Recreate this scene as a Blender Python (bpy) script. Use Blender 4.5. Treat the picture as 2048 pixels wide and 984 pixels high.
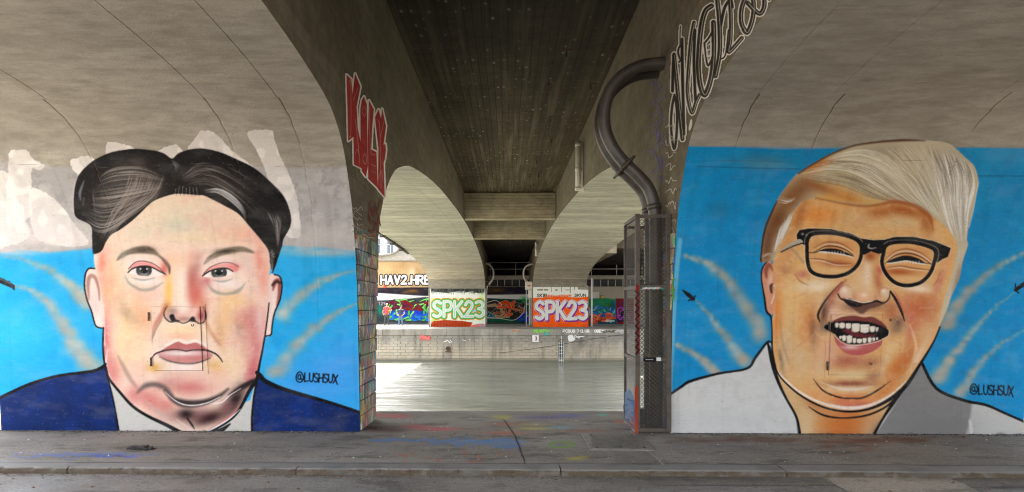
import bpy, bmesh, random
import numpy as np
from math import radians, tan, cos, sin, pi, sqrt, atan2

random.seed(7)
rng = np.random.RandomState(11)
sc = bpy.context.scene
for o in list(bpy.data.objects):
    bpy.data.objects.remove(o)
COL = sc.collection

# ------------------------------------------------------------------ camera, world, sun, exposure
TH, F, HY, CZ, PXV = radians(1.2), 1240.0, 615.0, 1.61, 1016.0
CX0 = PXV - F * tan(TH)
CT, ST = cos(TH), sin(TH)
cd = bpy.data.cameras.new('camera')
cam = bpy.data.objects.new('camera', cd)
COL.objects.link(cam)
cam.location = (0, 0, CZ)
cam.rotation_euler = (pi / 2, 0, TH)
cd.sensor_width = 36
cd.lens = 36 * F / 2048
cd.shift_x = (1024 - CX0) / 2048
cd.shift_y = (HY - 492) / 2048
cd.clip_start, cd.clip_end = 0.05, 3000
sc.camera = cam

SUN_EL, SUN_AZ = radians(54), radians(-6)       # azimuth clockwise from +Y: high beyond the far bank, a little to the left
w = bpy.data.worlds.new("World")
sc.world = w
w.use_nodes = True
wn = w.node_tree
bg = wn.nodes['Background']
sky = wn.nodes.new('ShaderNodeTexSky')
sky.sky_type = 'NISHITA'
sky.sun_disc = False
sky.sun_elevation = SUN_EL
sky.sun_rotation = SUN_AZ
sky.air_density = 1.0
sky.dust_density = 3.0
sky.ozone_density = 1.0
hz = wn.nodes.new('ShaderNodeHueSaturation')          # thin bright cloud: the sky is nearly white
hz.inputs['Saturation'].default_value = .3
wn.links.new(sky.outputs[0], hz.inputs['Color'])
wn.links.new(hz.outputs[0], bg.inputs[0])
bg.inputs[1].default_value = 0.15
sl = bpy.data.lights.new('sun', 'SUN')
sl.energy = 3.0
sl.angle = radians(0.6)
sl.color = (1.0, 0.95, 0.87)
sun = bpy.data.objects.new('sun', sl)
COL.objects.link(sun)
from mathutils import Vector, Matrix
sdir = Vector((sin(SUN_AZ) * cos(SUN_EL), cos(SUN_AZ) * cos(SUN_EL), sin(SUN_EL)))
sun.rotation_euler = sdir.to_track_quat('Z', 'Y').to_euler()
sc.view_settings.view_transform = 'Standard'
sc.view_settings.look = 'None'
sc.view_settings.exposure = 3.0
sc.view_settings.gamma = 1.0
sc.render.engine = 'CYCLES'
sc.cycles.max_bounces = 10
sc.cycles.diffuse_bounces = 7
sc.cycles.glossy_bounces = 4
sc.cycles.use_denoising = True
sc.cycles.caustics_reflective = False
sc.cycles.caustics_refractive = False
sc.cycles.sample_clamp_indirect = 6
sc.cycles.filter_width = 1.05

# ------------------------------------------------------------------ measuring helpers (survey of the place from the photograph)
def ray(px, py):
    u = (px - CX0) / F
    v = (HY - py) / F
    return CT * u - ST, ST * u + CT, v
def at_x(px, py, X):
    a, b, d = ray(px, py); t = X / a
    return np.broadcast_to(X, np.shape(t)) * 1.0, t * b, CZ + t * d
def at_y(px, py, Y):
    a, b, d = ray(px, py); t = Y / b
    return t * a, np.broadcast_to(Y, np.shape(t)) * 1.0, CZ + t * d
def at_z(px, py, Z):
    a, b, d = ray(px, py); t = (Z - CZ) / d
    return t * a, t * b, np.broadcast_to(Z, np.shape(t)) * 1.0
def proj(X, Y, Z):
    d = -X * ST + Y * CT
    return CX0 + F * (X * CT + Y * ST) / d, HY - F * (Z - CZ) / d

# ------------------------------------------------------------------ node materials
class N:
    def __init__(s, name):
        s.m = bpy.data.materials.new(name)
        s.m.use_nodes = True
        s.t = s.m.node_tree
        s.b = s.t.nodes['Principled BSDF']
        s.pos = s.t.nodes.new('ShaderNodeNewGeometry').outputs['Position']
    def node(s, typ, **kw):
        n = s.t.nodes.new(typ)
        for k, v in kw.items():
            setattr(n, k, v)
        return n
    def put(s, sock, v):
        if isinstance(v, bpy.types.NodeSocket):
            s.t.links.new(v, sock)
        elif isinstance(v, (tuple, list)) and len(v) == 3 and sock.type == 'RGBA':
            sock.default_value = (*v, 1)
        else:
            sock.default_value = v
    def scale(s, vec, sc3):
        n = s.node('ShaderNodeVectorMath', operation='MULTIPLY')
        s.put(n.inputs[0], vec); n.inputs[1].default_value = sc3
        return n.outputs[0]
    def noise(s, sc_, vec=None, detail=4, rough=.55, out=0):
        n = s.node('ShaderNodeTexNoise')
        s.put(n.inputs['Vector'], vec or s.pos)
        n.inputs['Scale'].default_value = sc_
        n.inputs['Detail'].default_value = detail
        n.inputs['Roughness'].default_value = rough
        return n.outputs[out]
    def vor(s, sc_, vec=None):
        n = s.node('ShaderNodeTexVoronoi')
        s.put(n.inputs['Vector'], vec or s.pos)
        n.inputs['Scale'].default_value = sc_
        return n.outputs['Distance']
    def rng(s, v, a, b, c=0., d=1.):
        n = s.node('ShaderNodeMapRange')
        s.put(n.inputs[0], v)
        for i, q in enumerate((a, b, c, d)):
            n.inputs[i + 1].default_value = q
        return n.outputs[0]
    def math(s, op, a, b=0.):
        n = s.node('ShaderNodeMath', operation=op)
        s.put(n.inputs[0], a); s.put(n.inputs[1], b)
        return n.outputs[0]
    def mix(s, f, a, b, mode='MIX'):
        n = s.node('ShaderNodeMix', data_type='RGBA', blend_type=mode)
        s.put(n.inputs[0], f); s.put(n.inputs[6], a); s.put(n.inputs[7], b)
        return n.outputs[2]
    def sep(s, v):
        n = s.node('ShaderNodeSeparateXYZ'); s.put(n.inputs[0], v)
        return n.outputs
    def comb(s, x, y, z=0.):
        n = s.node('ShaderNodeCombineXYZ')
        for i, q in enumerate((x, y, z)):
            s.put(n.inputs[i], q)
        return n.outputs[0]
    def brick(s, vec, bw, rh, mortar=.01, c1=(1, 1, 1), c2=(.8, .8, .8), cm=(.5, .5, .5)):
        n = s.node('ShaderNodeTexBrick')
        s.put(n.inputs['Vector'], vec)
        for k, q in (('Color1', c1), ('Color2', c2), ('Mortar', cm)):
            s.put(n.inputs[k], q)
        n.inputs['Scale'].default_value = 1
        n.inputs['Mortar Size'].default_value = mortar
        n.inputs['Mortar Smooth'].default_value = .3
        n.inputs['Bias'].default_value = 0
        n.inputs['Brick Width'].default_value = bw
        n.inputs['Row Height'].default_value = rh
        return n.outputs[0], n.outputs[1]
    def bump(s, h, dist=.01, strength=1.0, prev=None):
        n = s.node('ShaderNodeBump')
        s.put(n.inputs['Height'], h)
        n.inputs['Distance'].default_value = dist
        n.inputs['Strength'].default_value = strength
        if prev is not None:
            s.put(n.inputs['Normal'], prev)
        return n.outputs[0]
    def done(s, col, rough=.8, normal=None, **kw):
        s.put(s.b.inputs['Base Color'], col)
        s.put(s.b.inputs['Roughness'], rough)
        if normal is not None:
            s.put(s.b.inputs['Normal'], normal)
        for k, v in kw.items():
            s.put(s.b.inputs[k.replace('_', ' ')], v)
        return s.m

def concrete_nodes(n, c1, c2, dark, boards=None, streak=None, light=None, pits=True, bw=.14, groove=.006, jc=.45):
    """board-marked concrete: (a, b) axes of the board pattern, board length along a"""
    base = n.mix(n.rng(n.noise(.7, detail=6), .35, .65), c1, c2)
    base = n.mix(n.rng(n.noise(2.3, detail=8, rough=.7), .5, .75, 0, .55), base, dark)
    if streak:
        st = n.noise(1.0, n.scale(n.pos, streak), detail=5, rough=.6)
        base = n.mix(n.rng(st, .5, .8, 0, .6), base, dark)
        if light:
            st2 = n.noise(1.0, n.scale(n.pos, tuple(q * .45 + .05 for q in streak)), detail=4)
            base = n.mix(n.rng(st2, .50, .66, 0, .85), base, light)
    base = n.mix(n.rng(n.noise(1.0, n.scale(n.pos, (2.2, 7, 7)), detail=7, rough=.7), .40, .62, 0, .8), base, n.mix(1.0, base, (.66, .65, .63), 'MULTIPLY'))
    base = n.mix(n.rng(n.noise(1.0, n.scale(n.pos, (.5, 3.2, 3.2)), detail=6, rough=.7), .52, .66, 0, .5), base, n.mix(1.0, base, (1.32, 1.31, 1.28), 'MULTIPLY'))
    base = n.mix(n.rng(n.noise(60, detail=3), .3, .7, .0, .45), base, tuple(q * .55 for q in c1))
    h = n.noise(35, detail=6, rough=.7)
    nm = n.bump(h, .006, .6)
    if boards:
        xyz = n.sep(n.pos)
        ia, ib = boards
        bc, bf = n.brick(n.comb(xyz[ia], xyz[ib]), 2.6, bw, groove, (1, 1, 1), (.78, .78, .78), (jc, jc, jc))
        base = n.mix(.75, base, bc, 'MULTIPLY')
        nm = n.bump(bf, .012, .8, nm)
        # each board keeps its own grain
        g = [6.0, 6.0, 6.0]; g[ia] = .8; g[ib] = 26.
        nm = n.bump(n.noise(1.0, n.scale(n.pos, tuple(g)), detail=5), .005, .22, nm)
    if pits:
        pv = n.rng(n.vor(9), .035, .06, 1, 0)
        base = n.mix(n.math('MULTIPLY', pv, n.rng(n.noise(1.7), .52, .6)), base, tuple(q * .3 for q in dark))
    return base, nm

def concrete(name, *a, **k):
    n = N(name)
    c, nm = concrete_nodes(n, *a, **k)
    return n.done(c, .9, nm, Specular_IOR_Level=.2)

BEIGE, BEIGE2, DARKB = (.55, .50, .41), (.44, .40, .32), (.27, .24, .18)
M = {}
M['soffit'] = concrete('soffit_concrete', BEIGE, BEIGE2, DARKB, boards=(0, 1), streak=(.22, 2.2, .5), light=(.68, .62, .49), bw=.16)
M['road_soffit'] = concrete('road_soffit_concrete', (.44, .40, .335), (.37, .335, .275), (.25, .22, .175), boards=None, streak=(.5, 1.6, 1.0))
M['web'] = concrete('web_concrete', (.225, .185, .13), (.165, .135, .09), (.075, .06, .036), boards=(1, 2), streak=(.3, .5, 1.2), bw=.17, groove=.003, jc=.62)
M['beam'] = concrete('beam_concrete', (.46, .39, .27), (.38, .32, .21), (.12, .10, .06), boards=(0, 2), streak=(1.0, .3, .5), light=(.46, .40, .28), bw=.12)
M['pier'] = concrete('pier_concrete', (.34, .31, .26), (.27, .25, .21), (.15, .13, .10))
M['abutment'] = concrete('abutment_concrete', (.46, .43, .37), (.40, .37, .31), (.26, .23, .18), streak=(.8, .3, .25))

def slab_ceiling():
    n = N('dark_ceiling_concrete')
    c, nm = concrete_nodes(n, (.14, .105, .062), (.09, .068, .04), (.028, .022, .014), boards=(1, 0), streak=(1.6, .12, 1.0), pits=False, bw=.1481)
    # rows of pale lime spots left where the boards met
    xyz = n.sep(n.pos)
    vn = n.node('ShaderNodeTexVoronoi'); vn.inputs['Scale'].default_value = 1; vn.inputs['Randomness'].default_value = .55
    n.put(vn.inputs['Vector'], n.comb(n.math('MULTIPLY', n.math('ADD', xyz[0], 1.92), 6.75), n.math('MULTIPLY', xyz[1], 3.2), 0.))
    spot = n.math('MULTIPLY', n.rng(vn.outputs['Distance'], .10, .26, 1, 0), n.rng(n.noise(.5, detail=3), .36, .52))
    spot = n.math('MULTIPLY', spot, n.rng(n.noise(1.0, n.scale(n.pos, (6, 3, 1)), detail=3), .44, .6))
    c = n.mix(n.math('MULTIPLY', spot, .75), c, (.50, .46, .38))
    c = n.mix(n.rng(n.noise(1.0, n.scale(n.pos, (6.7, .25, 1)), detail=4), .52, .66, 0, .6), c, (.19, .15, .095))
    # darker towards both ends of the slab
    end_dark = n.math('MAXIMUM', n.rng(xyz[1], 40, 49, 0, .9), n.rng(xyz[1], 20, 9, 0, .7))
    c = n.mix(end_dark, c, (.012, .010, .009))
    return n.done(c, .85, nm, Specular_IOR_Level=.15)
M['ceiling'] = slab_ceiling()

def paint_mat(name, under, wear=.25, rough=.5, grain=.22):
    """paint held in the colour attribute 'paint'; its alpha says where the bare surface shows"""
    n = N(name)
    at = n.node('ShaderNodeAttribute', attribute_name='paint')
    if under == 'asphalt':
        c0, nm = asphalt_nodes(n)
    elif under == 'web':
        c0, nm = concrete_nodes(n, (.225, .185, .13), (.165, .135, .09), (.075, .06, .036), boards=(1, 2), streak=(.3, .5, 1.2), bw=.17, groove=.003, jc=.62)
    else:
        c0, nm = concrete_nodes(n, (.44, .40, .335), (.37, .335, .275), (.25, .22, .175), streak=(.5, 1.6, 1.0))
    pc = at.outputs['Color']
    pc = n.mix(n.rng(n.noise(9, n.scale(n.pos, (1.2, 1, 5)), detail=7, rough=.68), .38, .66, 0, grain), pc, n.mix(1.0, pc, (.72, .72, .74), 'MULTIPLY'))
    pc = n.mix(n.rng(n.noise(1.0, n.scale(n.pos, (9, 1, .6)), detail=5), .55, .72, 0, .28), pc, n.mix(1.0, pc, (.62, .60, .58), 'MULTIPLY'))
    pc = n.mix(n.rng(n.noise(1.0, n.scale(n.pos, (2, 1, 5)), detail=6), .5, .7, 0, .10), pc, n.mix(.35, pc, (.8, .79, .77)))
    pv = n.math('MULTIPLY', n.rng(n.vor(13), .03, .05, 1, 0), n.rng(n.noise(2.0), .5, .62))
    pc = n.mix(n.math('MULTIPLY', pv, .7), pc, (.08, .07, .06))
    al = n.math('MULTIPLY', at.outputs['Alpha'], n.rng(n.noise(28, detail=6, rough=.75), .30, .42, 1 - wear, 1))
    c = n.mix(al, c0, pc)
    return n.done(c, n.rng(al, 0, 1, .85, rough), nm, Specular_IOR_Level=.12)

def asphalt_nodes(n):
    c = n.mix(n.rng(n.noise(.9, detail=6, rough=.65), .35, .65), (.30, .268, .23), (.20, .178, .152))
    c = n.mix(n.rng(n.noise(.35, n.scale(n.pos, (1, 3, 1)), detail=4), .5, .7, 0, .6), c, (.38, .35, .31))
    sp = n.noise(140, detail=2)
    c = n.mix(n.rng(sp, .55, .7, 0, .6), c, (.33, .31, .28))
    c = n.mix(n.rng(sp, .45, .3, 0, .6), c, (.035, .033, .03))
    c = n.mix(n.rng(n.noise(4, detail=8, rough=.75), .56, .66, 0, .5), c, (.06, .055, .05))
    g2 = n.noise(38, detail=4, rough=.8)
    c = n.mix(n.rng(g2, .52, .68, 0, .55), c, (.42, .39, .35))
    c = n.mix(n.rng(g2, .46, .34, 0, .6), c, (.045, .04, .035))
    st = n.noise(1.0, n.scale(n.pos, (1.2, 3.2, 1)), detail=7, rough=.7)
    c = n.mix(n.rng(st, .53, .62, 0, .5), c, (.055, .048, .042))
    nm = n.bump(n.noise(120, detail=4), .012, .9)
    nm = n.bump(n.noise(3, detail=3), .02, .35, nm)
    return c, nm

def mk_asphalt(name, rough=(.38, .7), tint=None):
    n = N(name)
    c, nm = asphalt_nodes(n)
    if tint:
        c = n.mix(1.0, c, tint, 'MULTIPLY')
    return n.done(c, n.rng(n.noise(1.3, detail=5), .35, .65, *rough), nm)
M['pavement'] = mk_asphalt('pavement_asphalt')
M['road'] = mk_asphalt('road_asphalt', (.40, .75), (.9, .9, .92))
M['patch'] = mk_asphalt('patch_asphalt', (.6, .8), (.74, .72, .69))
M['pale_patch'] = mk_asphalt('pale_patch_asphalt', (.6, .8), (1.5, 1.45, 1.35))
M['joint'] = N('tar_joint').done((.02, .019, .018), .7)

def kerb_mat():
    n = N('granite_kerb')
    c = n.mix(n.noise(90, detail=2), (.16, .15, .135), (.27, .255, .235))
    z = n.sep(n.pos)[2]
    c = n.mix(n.math('MULTIPLY', n.rng(z, -.004, -.014), n.rng(n.noise(9, detail=6), .3, .5, .55, 1)), c, n.mix(n.noise(30), (.05, .033, .018), (.12, .085, .05)))
    c = n.mix(n.rng(n.noise(2.2, detail=6), .5, .7, 0, .6), c, (.10, .095, .085))
    return n.done(c, .75, n.bump(n.noise(45, detail=5), .01, .8))
M['kerb'] = kerb_mat()

def stone_mat(name, far):
    n = N(name)
    rnd = n.node('ShaderNodeObjectInfo').outputs['Random']
    if far:
        c = n.mix(rnd, (.60, .50, .37), (.50, .43, .33))
        z = n.sep(n.pos)[2]
        c = n.mix(n.rng(n.math('ADD', z, n.math('MULTIPLY', n.noise(.6, detail=4), .9)), -1.1, -.35, 0, .75), c, (.27, .25, .23))
        st = n.noise(1.0, n.scale(n.pos, (1.6, 1, .22)), detail=5)
        c = n.mix(n.rng(st, .5, .68, 0, .75), c, (.14, .125, .11))
        c = n.mix(n.rng(n.noise(1.0, n.scale(n.pos, (.9, 1, .5)), detail=4), .55, .7, 0, .7), c, (.58, .53, .44))
        c = n.mix(n.rng(z, -2.12, -2.32, 0, .9), c, (.16, .15, .10))
    else:
        c = n.mix(rnd, (.24, .21, .165), (.155, .135, .105))
        # many years of rubbed-off spray paint
        for s_, (a, b), pc in ((3.1, (.50, .55), (.10, .24, .50)), (3.7, (.52, .57), (.52, .09, .06)), (2.6, (.54, .59), (.56, .44, .08)), (4.3, (.53, .58), (.12, .38, .20)), (5.1, (.55, .60), (.60, .56, .50)), (4.7, (.56, .60), (.50, .18, .24)), (2.9, (.57, .61), (.04, .04, .045))):
            f = n.math('MULTIPLY', n.rng(n.noise(s_, n.scale(n.pos, (1, 1.6, .8)), detail=5, rough=.6), a, b), n.rng(n.noise(40, detail=4), .30, .5, .35, .95))
            c = n.mix(f, c, pc)
    c = n.mix(n.rng(n.noise(50, detail=3), .35, .65, 0, .35), c, (.12, .11, .09))
    return n.done(c, .85, n.bump(n.noise(22, detail=6, rough=.7), .02, .6))
M['stone'] = stone_mat('pier_stone', False)
M['quay'] = stone_mat('quay_stone', True)
M['mortar'] = N('mortar').done((.40, .36, .31), .9)

def water_mat():
    n = N('canal_water')
    h1 = n.noise(1.0, n.scale(n.pos, (1.6, 4.2, 1)), detail=6, rough=.6)
    h2 = n.noise(1.0, n.scale(n.pos, (.35, .8, 1)), detail=4)
    nm = n.bump(h1, .085, 1.0)
    nm = n.bump(h2, .28, 1.0, nm)
    c = n.mix(n.rng(h2, .35, .65), (.17, .18, .145), (.26, .27, .22))
    return n.done(c, .04, nm, IOR=1.33)
M['water'] = water_mat()

def metal(name, col, col2, rough=.5, met=0.6, sc_=12):
    n = N(name)
    c = n.mix(n.rng(n.noise(sc_, detail=6, rough=.65), .4, .65), col, col2)
    return n.done(c, rough, n.bump(n.noise(60, detail=3), .003, .4), Metallic=met)
M['steel'] = metal('galvanised_steel', (.085, .066, .048), (.05, .036, .026), .65, .15)
M['plate'] = metal('worn_tread_steel', (.30, .28, .25), (.20, .18, .15), .6, .3)
M['mesh'] = metal('dirty_mesh_steel', (.085, .07, .055), (.05, .04, .03), .6, .2)
M['pipe'] = metal('dark_painted_pipe', (.075, .062, .05), (.040, .033, .027), .45, .1, 4)
M['pale_pipe'] = metal('pale_plastic_pipe', (.55, .50, .42), (.42, .38, .31), .5, 0, 4)
M['black'] = metal('black_rubber', (.02, .02, .02), (.03, .03, .03), .5, 0)
M['rust'] = metal('rusty_iron', (.20, .09, .04), (.11, .06, .035), .7, .2)
M['white'] = metal('white_enamel', (.80, .80, .78), (.72, .72, .70), .4, 0)
M['red'] = metal('red_paint', (.58, .04, .03), (.45, .04, .03), .5, 0)
M['teal'] = metal('teal_paint', (.05, .30, .24), (.07, .36, .30), .5, 0)
M['boxgrey'] = metal('pale_box_paint', (.62, .58, .50), (.52, .49, .42), .5, 0)
M['rail'] = metal('grey_railing_paint', (.42, .42, .40), (.34, .34, .32), .5, .2)
M['facade'] = metal('white_render', (.78, .78, .76), (.70, .70, .68), .8, 0, 2)
M['glass'] = N('window_glass').done((.10, .13, .16), .08)
M['ochre'] = metal('ochre_paint', (.60, .36, .06), (.5, .3, .06), .6, 0)

# ------------------------------------------------------------------ object helpers
ORG = {}
def tag(o, label=None, cat=None, group=None, kind=None):
    if label: o['label'] = label
    if cat: o['category'] = cat
    if group: o['group'] = group
    if kind: o['kind'] = kind
    return o
def thing(name, loc, label, cat, group=None):
    o = bpy.data.objects.new(name, None)
    o.empty_display_size = .2
    COL.objects.link(o)
    o.location = loc
    ORG[o.name] = Vector(loc)
    return tag(o, label, cat, group)
def adopt(o, parent):
    """parent o, whose mesh is in world coordinates relative to its parent's origin"""
    if parent is not None:
        o.parent = parent
        ORG[o.name] = ORG.get(parent.name, Vector((0, 0, 0)))
    else:
        ORG[o.name] = Vector((0, 0, 0))
    return o
def np_mesh(name, V, Fq, mat, parent=None, col=None, smooth=False):
    V = np.asarray(V, dtype=np.float32).reshape(-1, 3)
    if parent is not None:
        V = V - np.array(ORG.get(parent.name, (0, 0, 0)), dtype=np.float32)
    me = bpy.data.meshes.new(name)
    Fq = np.asarray(Fq, dtype=np.int32)
    k = Fq.shape[1]
    me.vertices.add(len(V)); me.vertices.foreach_set('co', V.ravel())
    me.loops.add(Fq.size); me.loops.foreach_set('vertex_index', Fq.ravel())
    me.polygons.add(len(Fq)); me.polygons.foreach_set('loop_start', np.arange(len(Fq), dtype=np.int32) * k)
    me.update(calc_edges=True)
    me.validate()
    if col is not None:
        a = me.color_attributes.new('paint', 'FLOAT_COLOR', 'POINT')
        a.data.foreach_set('color', np.asarray(col, dtype=np.float32).ravel())
    me.materials.append(mat)
    if smooth:
        me.polygons.foreach_set('use_smooth', np.ones(len(Fq), dtype=bool))
    else:
        me.shade_flat()
    o = bpy.data.objects.new(name, me)
    COL.objects.link(o)
    return adopt(o, parent)
def grid_faces(nr, nc, keep=None, flip=False):
    i = np.arange(nr * nc).reshape(nr, nc)
    q = np.stack([i[:-1, :-1], i[:-1, 1:], i[1:, 1:], i[1:, :-1]], -1).reshape(-1, 4)
    if flip: q = q[:, ::-1]
    if keep is not None: q = q[keep.reshape(-1)]
    return q
class MB:
    """collects simple solids and links them as one mesh object"""
    def __init__(s): s.bm = bmesh.new()
    def box(s, x0, x1, y0, y1, z0, z1):
        v = [s.bm.verts.new(p) for p in ((x0, y0, z0), (x1, y0, z0), (x1, y1, z0), (x0, y1, z0), (x0, y0, z1), (x1, y0, z1), (x1, y1, z1), (x0, y1, z1))]
        for f in ((0, 3, 2, 1), (4, 5, 6, 7), (0, 1, 5, 4), (1, 2, 6, 5), (2, 3, 7, 6), (3, 0, 4, 7)):
            s.bm.faces.new([v[i] for i in f])
        return s
    def tube(s, pts, r, n=12, cap=True):
        pts = [Vector(p) for p in pts]
        rs = r if isinstance(r, (list, tuple)) else [r] * len(pts)
        rings = []; up = None
        for i, p in enumerate(pts):
            t = (pts[min(i + 1, len(pts) - 1)] - pts[max(i - 1, 0)]).normalized()
            if up is None:
                up = t.orthogonal().normalized()
            a = (up - t * up.dot(t)).normalized(); up = a
            b = t.cross(a)
            rings.append([s.bm.verts.new(p + (a * cos(2 * pi * k / n) + b * sin(2 * pi * k / n)) * rs[i]) for k in range(n)])
        for A, B in zip(rings, rings[1:]):
            for k in range(n):
                f = s.bm.faces.new((A[k], A[(k + 1) % n], B[(k + 1) % n], B[k])); f.smooth = True
        if cap:
            s.bm.faces.new(rings[0][::-1]); s.bm.faces.new(rings[-1])
        return s
    def prism(s, poly, axis, a, b):
        """poly of 2-D points extruded along axis (0, 1 or 2) from a to b"""
        def P(p, q):
            c = [0, 0, 0]; o_ = [i for i in range(3) if i != axis]
            c[axis] = q; c[o_[0]], c[o_[1]] = p
            return s.bm.verts.new(c)
        A = [P(p, a) for p in poly]; B = [P(p, b) for p in poly]
        s.bm.faces.new(A); s.bm.faces.new(B[::-1])
        n = len(poly)
        for i in range(n):
            s.bm.faces.new((A[i], B[i], B[(i + 1) % n], A[(i + 1) % n]))
        return s
    def build(s, name, mat, parent=None, bevel=0):
        if bevel:
            bmesh.ops.bevel(s.bm, geom=s.bm.edges[:], offset=bevel, segments=1, affect='EDGES')
        bmesh.ops.recalc_face_normals(s.bm, faces=s.bm.faces[:])
        if parent is not None:
            bmesh.ops.translate(s.bm, verts=s.bm.verts[:], vec=-ORG.get(parent.name, Vector((0, 0, 0))))
        me = bpy.data.meshes.new(name)
        s.bm.to_mesh(me); s.bm.free()
        me.materials.append(mat)
        o = bpy.data.objects.new(name, me)
        COL.objects.link(o)
        return adopt(o, parent)
def catmull(P, closed=False, sub=6):
    P = np.asarray(P, float)
    n = len(P)
    if n < 3: return P
    out = []
    for i in range(n if closed else n - 1):
        if closed:
            a, b, c, d = P[(i - 1) % n], P[i], P[(i + 1) % n], P[(i + 2) % n]
        else:
            a, b, c, d = P[max(i - 1, 0)], P[i], P[i + 1], P[min(i + 2, n - 1)]
        for k in range(sub):
            t = k / sub
            out.append(.5 * (2 * b + (c - a) * t + (2 * a - 5 * b + 4 * c - d) * t * t + (3 * b - a - 3 * c + d) * t ** 3))
    if not closed: out.append(P[-1])
    return np.array(out)

# ------------------------------------------------------------------ spray-can painter: shapes, brush lines and soft blobs on a sheet
def vnoise(h, w_, cell, r):
    gh, gw = int(h / cell) + 3, int(w_ / cell) + 3
    g = r.rand(gh, gw)
    y = np.arange(h) / cell; x = np.arange(w_) / cell
    yi, xi = y.astype(int), x.astype(int)
    fy = (y - yi)[:, None]; fx = (x - xi)[None]
    fy = fy * fy * (3 - 2 * fy); fx = fx * fx * (3 - 2 * fx)
    a = g[yi][:, xi]; b = g[yi][:, xi + 1]; c = g[yi + 1][:, xi]; d = g[yi + 1][:, xi + 1]
    return (a * (1 - fx) + b * fx) * (1 - fy) + (c * (1 - fx) + d * fx) * fy
class Sheet:
    def __init__(s, x0, y0, x1, y1, res, seed=1):
        s.x0, s.y0, s.res = x0, y0, res
        s.w, s.h = int((x1 - x0) * res), int((y1 - y0) * res)
        s.rgb = np.zeros((s.h, s.w, 3), np.float32); s.a = np.zeros((s.h, s.w), np.float32)
        s.X = (x0 + (np.arange(s.w) + .5) / res).astype(np.float32); s.Y = (y0 + (np.arange(s.h) + .5) / res).astype(np.float32)
        s.r = np.random.RandomState(seed)
    def win(s, xa, ya, xb, yb):
        i0 = max(0, int((xa - s.x0) * s.res)); i1 = min(s.w, int((xb - s.x0) * s.res) + 2)
        j0 = max(0, int((ya - s.y0) * s.res)); j1 = min(s.h, int((yb - s.y0) * s.res) + 2)
        return (slice(j0, j1), slice(i0, i1)) if i1 > i0 and j1 > j0 else None
    def comp(s, W, m, col, clip=None):
        if clip is not None: m = m * clip[W]
        m = m.astype(np.float32)
        c = np.array(col, np.float32) / 255
        na = s.a[W] + (1 - s.a[W]) * m
        f = np.where(na > 1e-5, m / np.maximum(na, 1e-5), 0)[..., None]
        s.rgb[W] = s.rgb[W] * (1 - f) + c * f
        s.a[W] = na
    def _poly(s, P, soft):
        xa, ya = P.min(0) - soft * 2; xb, yb = P.max(0) + soft * 2
        W = s.win(xa, ya, xb, yb)
        if W is None: return None, None
        X = s.X[W[1]][None]; Y = s.Y[W[0]][:, None]
        ins = np.zeros((Y.shape[0], X.shape[1]), bool); d2 = np.full(ins.shape, 1e9, np.float32)
        Q = np.roll(P, -1, 0)
        for (ax, ay), (bx, by) in zip(P, Q):
            if ay != by:
                c = ((ay > Y) != (by > Y)) & (X < (bx - ax) * (Y - ay) / (by - ay) + ax)
                ins ^= c
            dx, dy = bx - ax, by - ay
            L = dx * dx + dy * dy
            if L < 1e-9: continue
            t = np.clip(((X - ax) * dx + (Y - ay) * dy) / L, 0, 1)
            d2 = np.minimum(d2, (X - ax - t * dx) ** 2 + (Y - ay - t * dy) ** 2)
        d = np.sqrt(d2); d = np.where(ins, d, -d)
        u = np.clip(d / (2 * soft) + .5, 0, 1)
        return W, u * u * (3 - 2 * u)
    def fill(s, P, col, soft=.7, a=1., clip=None, curve=True):
        P = catmull(P, True) if curve else np.asarray(P, float)
        W, m = s._poly(P, soft)
        if W: s.comp(W, m * a, col, clip)
    def rough(s, P, col, a=1., edge=7, cell=5, amt=1.0, curve=True):
        P = catmull(P, True) if curve else np.asarray(P, float)
        W, m = s._poly(P, edge)
        if not W: return
        h, w_ = m.shape
        n_ = .55 * vnoise(h, w_, cell * s.res, s.r) + .45 * vnoise(h, w_, cell * .35 * s.res, s.r)
        k = np.clip((m + (n_ - .5) * amt - .38) * 5 + .5, 0, 1)
        v = np.clip((vnoise(h, w_, cell * 3 * s.res, s.r) - .25) * 2.5, .72, 1)
        s.comp(W, k * v * a, col)
    def mask(s, P, soft=.7, curve=True):
        P = catmull(P, True) if curve else np.asarray(P, float)
        out = np.zeros((s.h, s.w), np.float32)
        W, m = s._poly(P, soft)
        if W: out[W] = m
        return out
    def line(s, P, wd, col, soft=.7, a=1., clip=None, curve=True, dash=None):
        P = np.asarray(P, float)
        n0 = len(P)
        ws = np.full(n0, wd, float) if np.isscalar(wd) else np.interp(np.linspace(0, 1, n0), np.linspace(0, 1, len(wd)), wd)
        if curve and n0 > 2:
            P3 = catmull(np.c_[P, ws], False, 5)
            P, ws = P3[:, :2], np.maximum(P3[:, 2], .1)
        mw = ws.max() / 2 + soft * 2
        W = s.win(*(P.min(0) - mw), *(P.max(0) + mw))
        if W is None: return
        X = s.X[W[1]][None]; Y = s.Y[W[0]][:, None]
        best = np.full((Y.shape[0], X.shape[1]), -1e9, np.float32)
        for i in range(len(P) - 1):
            (ax, ay), (bx, by) = P[i], P[i + 1]
            dx, dy = bx - ax, by - ay
            L = dx * dx + dy * dy
            if L < 1e-9: continue
            t = np.clip(((X - ax) * dx + (Y - ay) * dy) / L, 0, 1)
            best = np.maximum(best, (ws[i] + (ws[i + 1] - ws[i]) * t) / 2 - np.sqrt((X - ax - t * dx) ** 2 + (Y - ay - t * dy) ** 2))
        u = np.clip(best / (2 * soft) + .5, 0, 1)
        s.comp(W, u * u * (3 - 2 * u) * a, col, clip)
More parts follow.
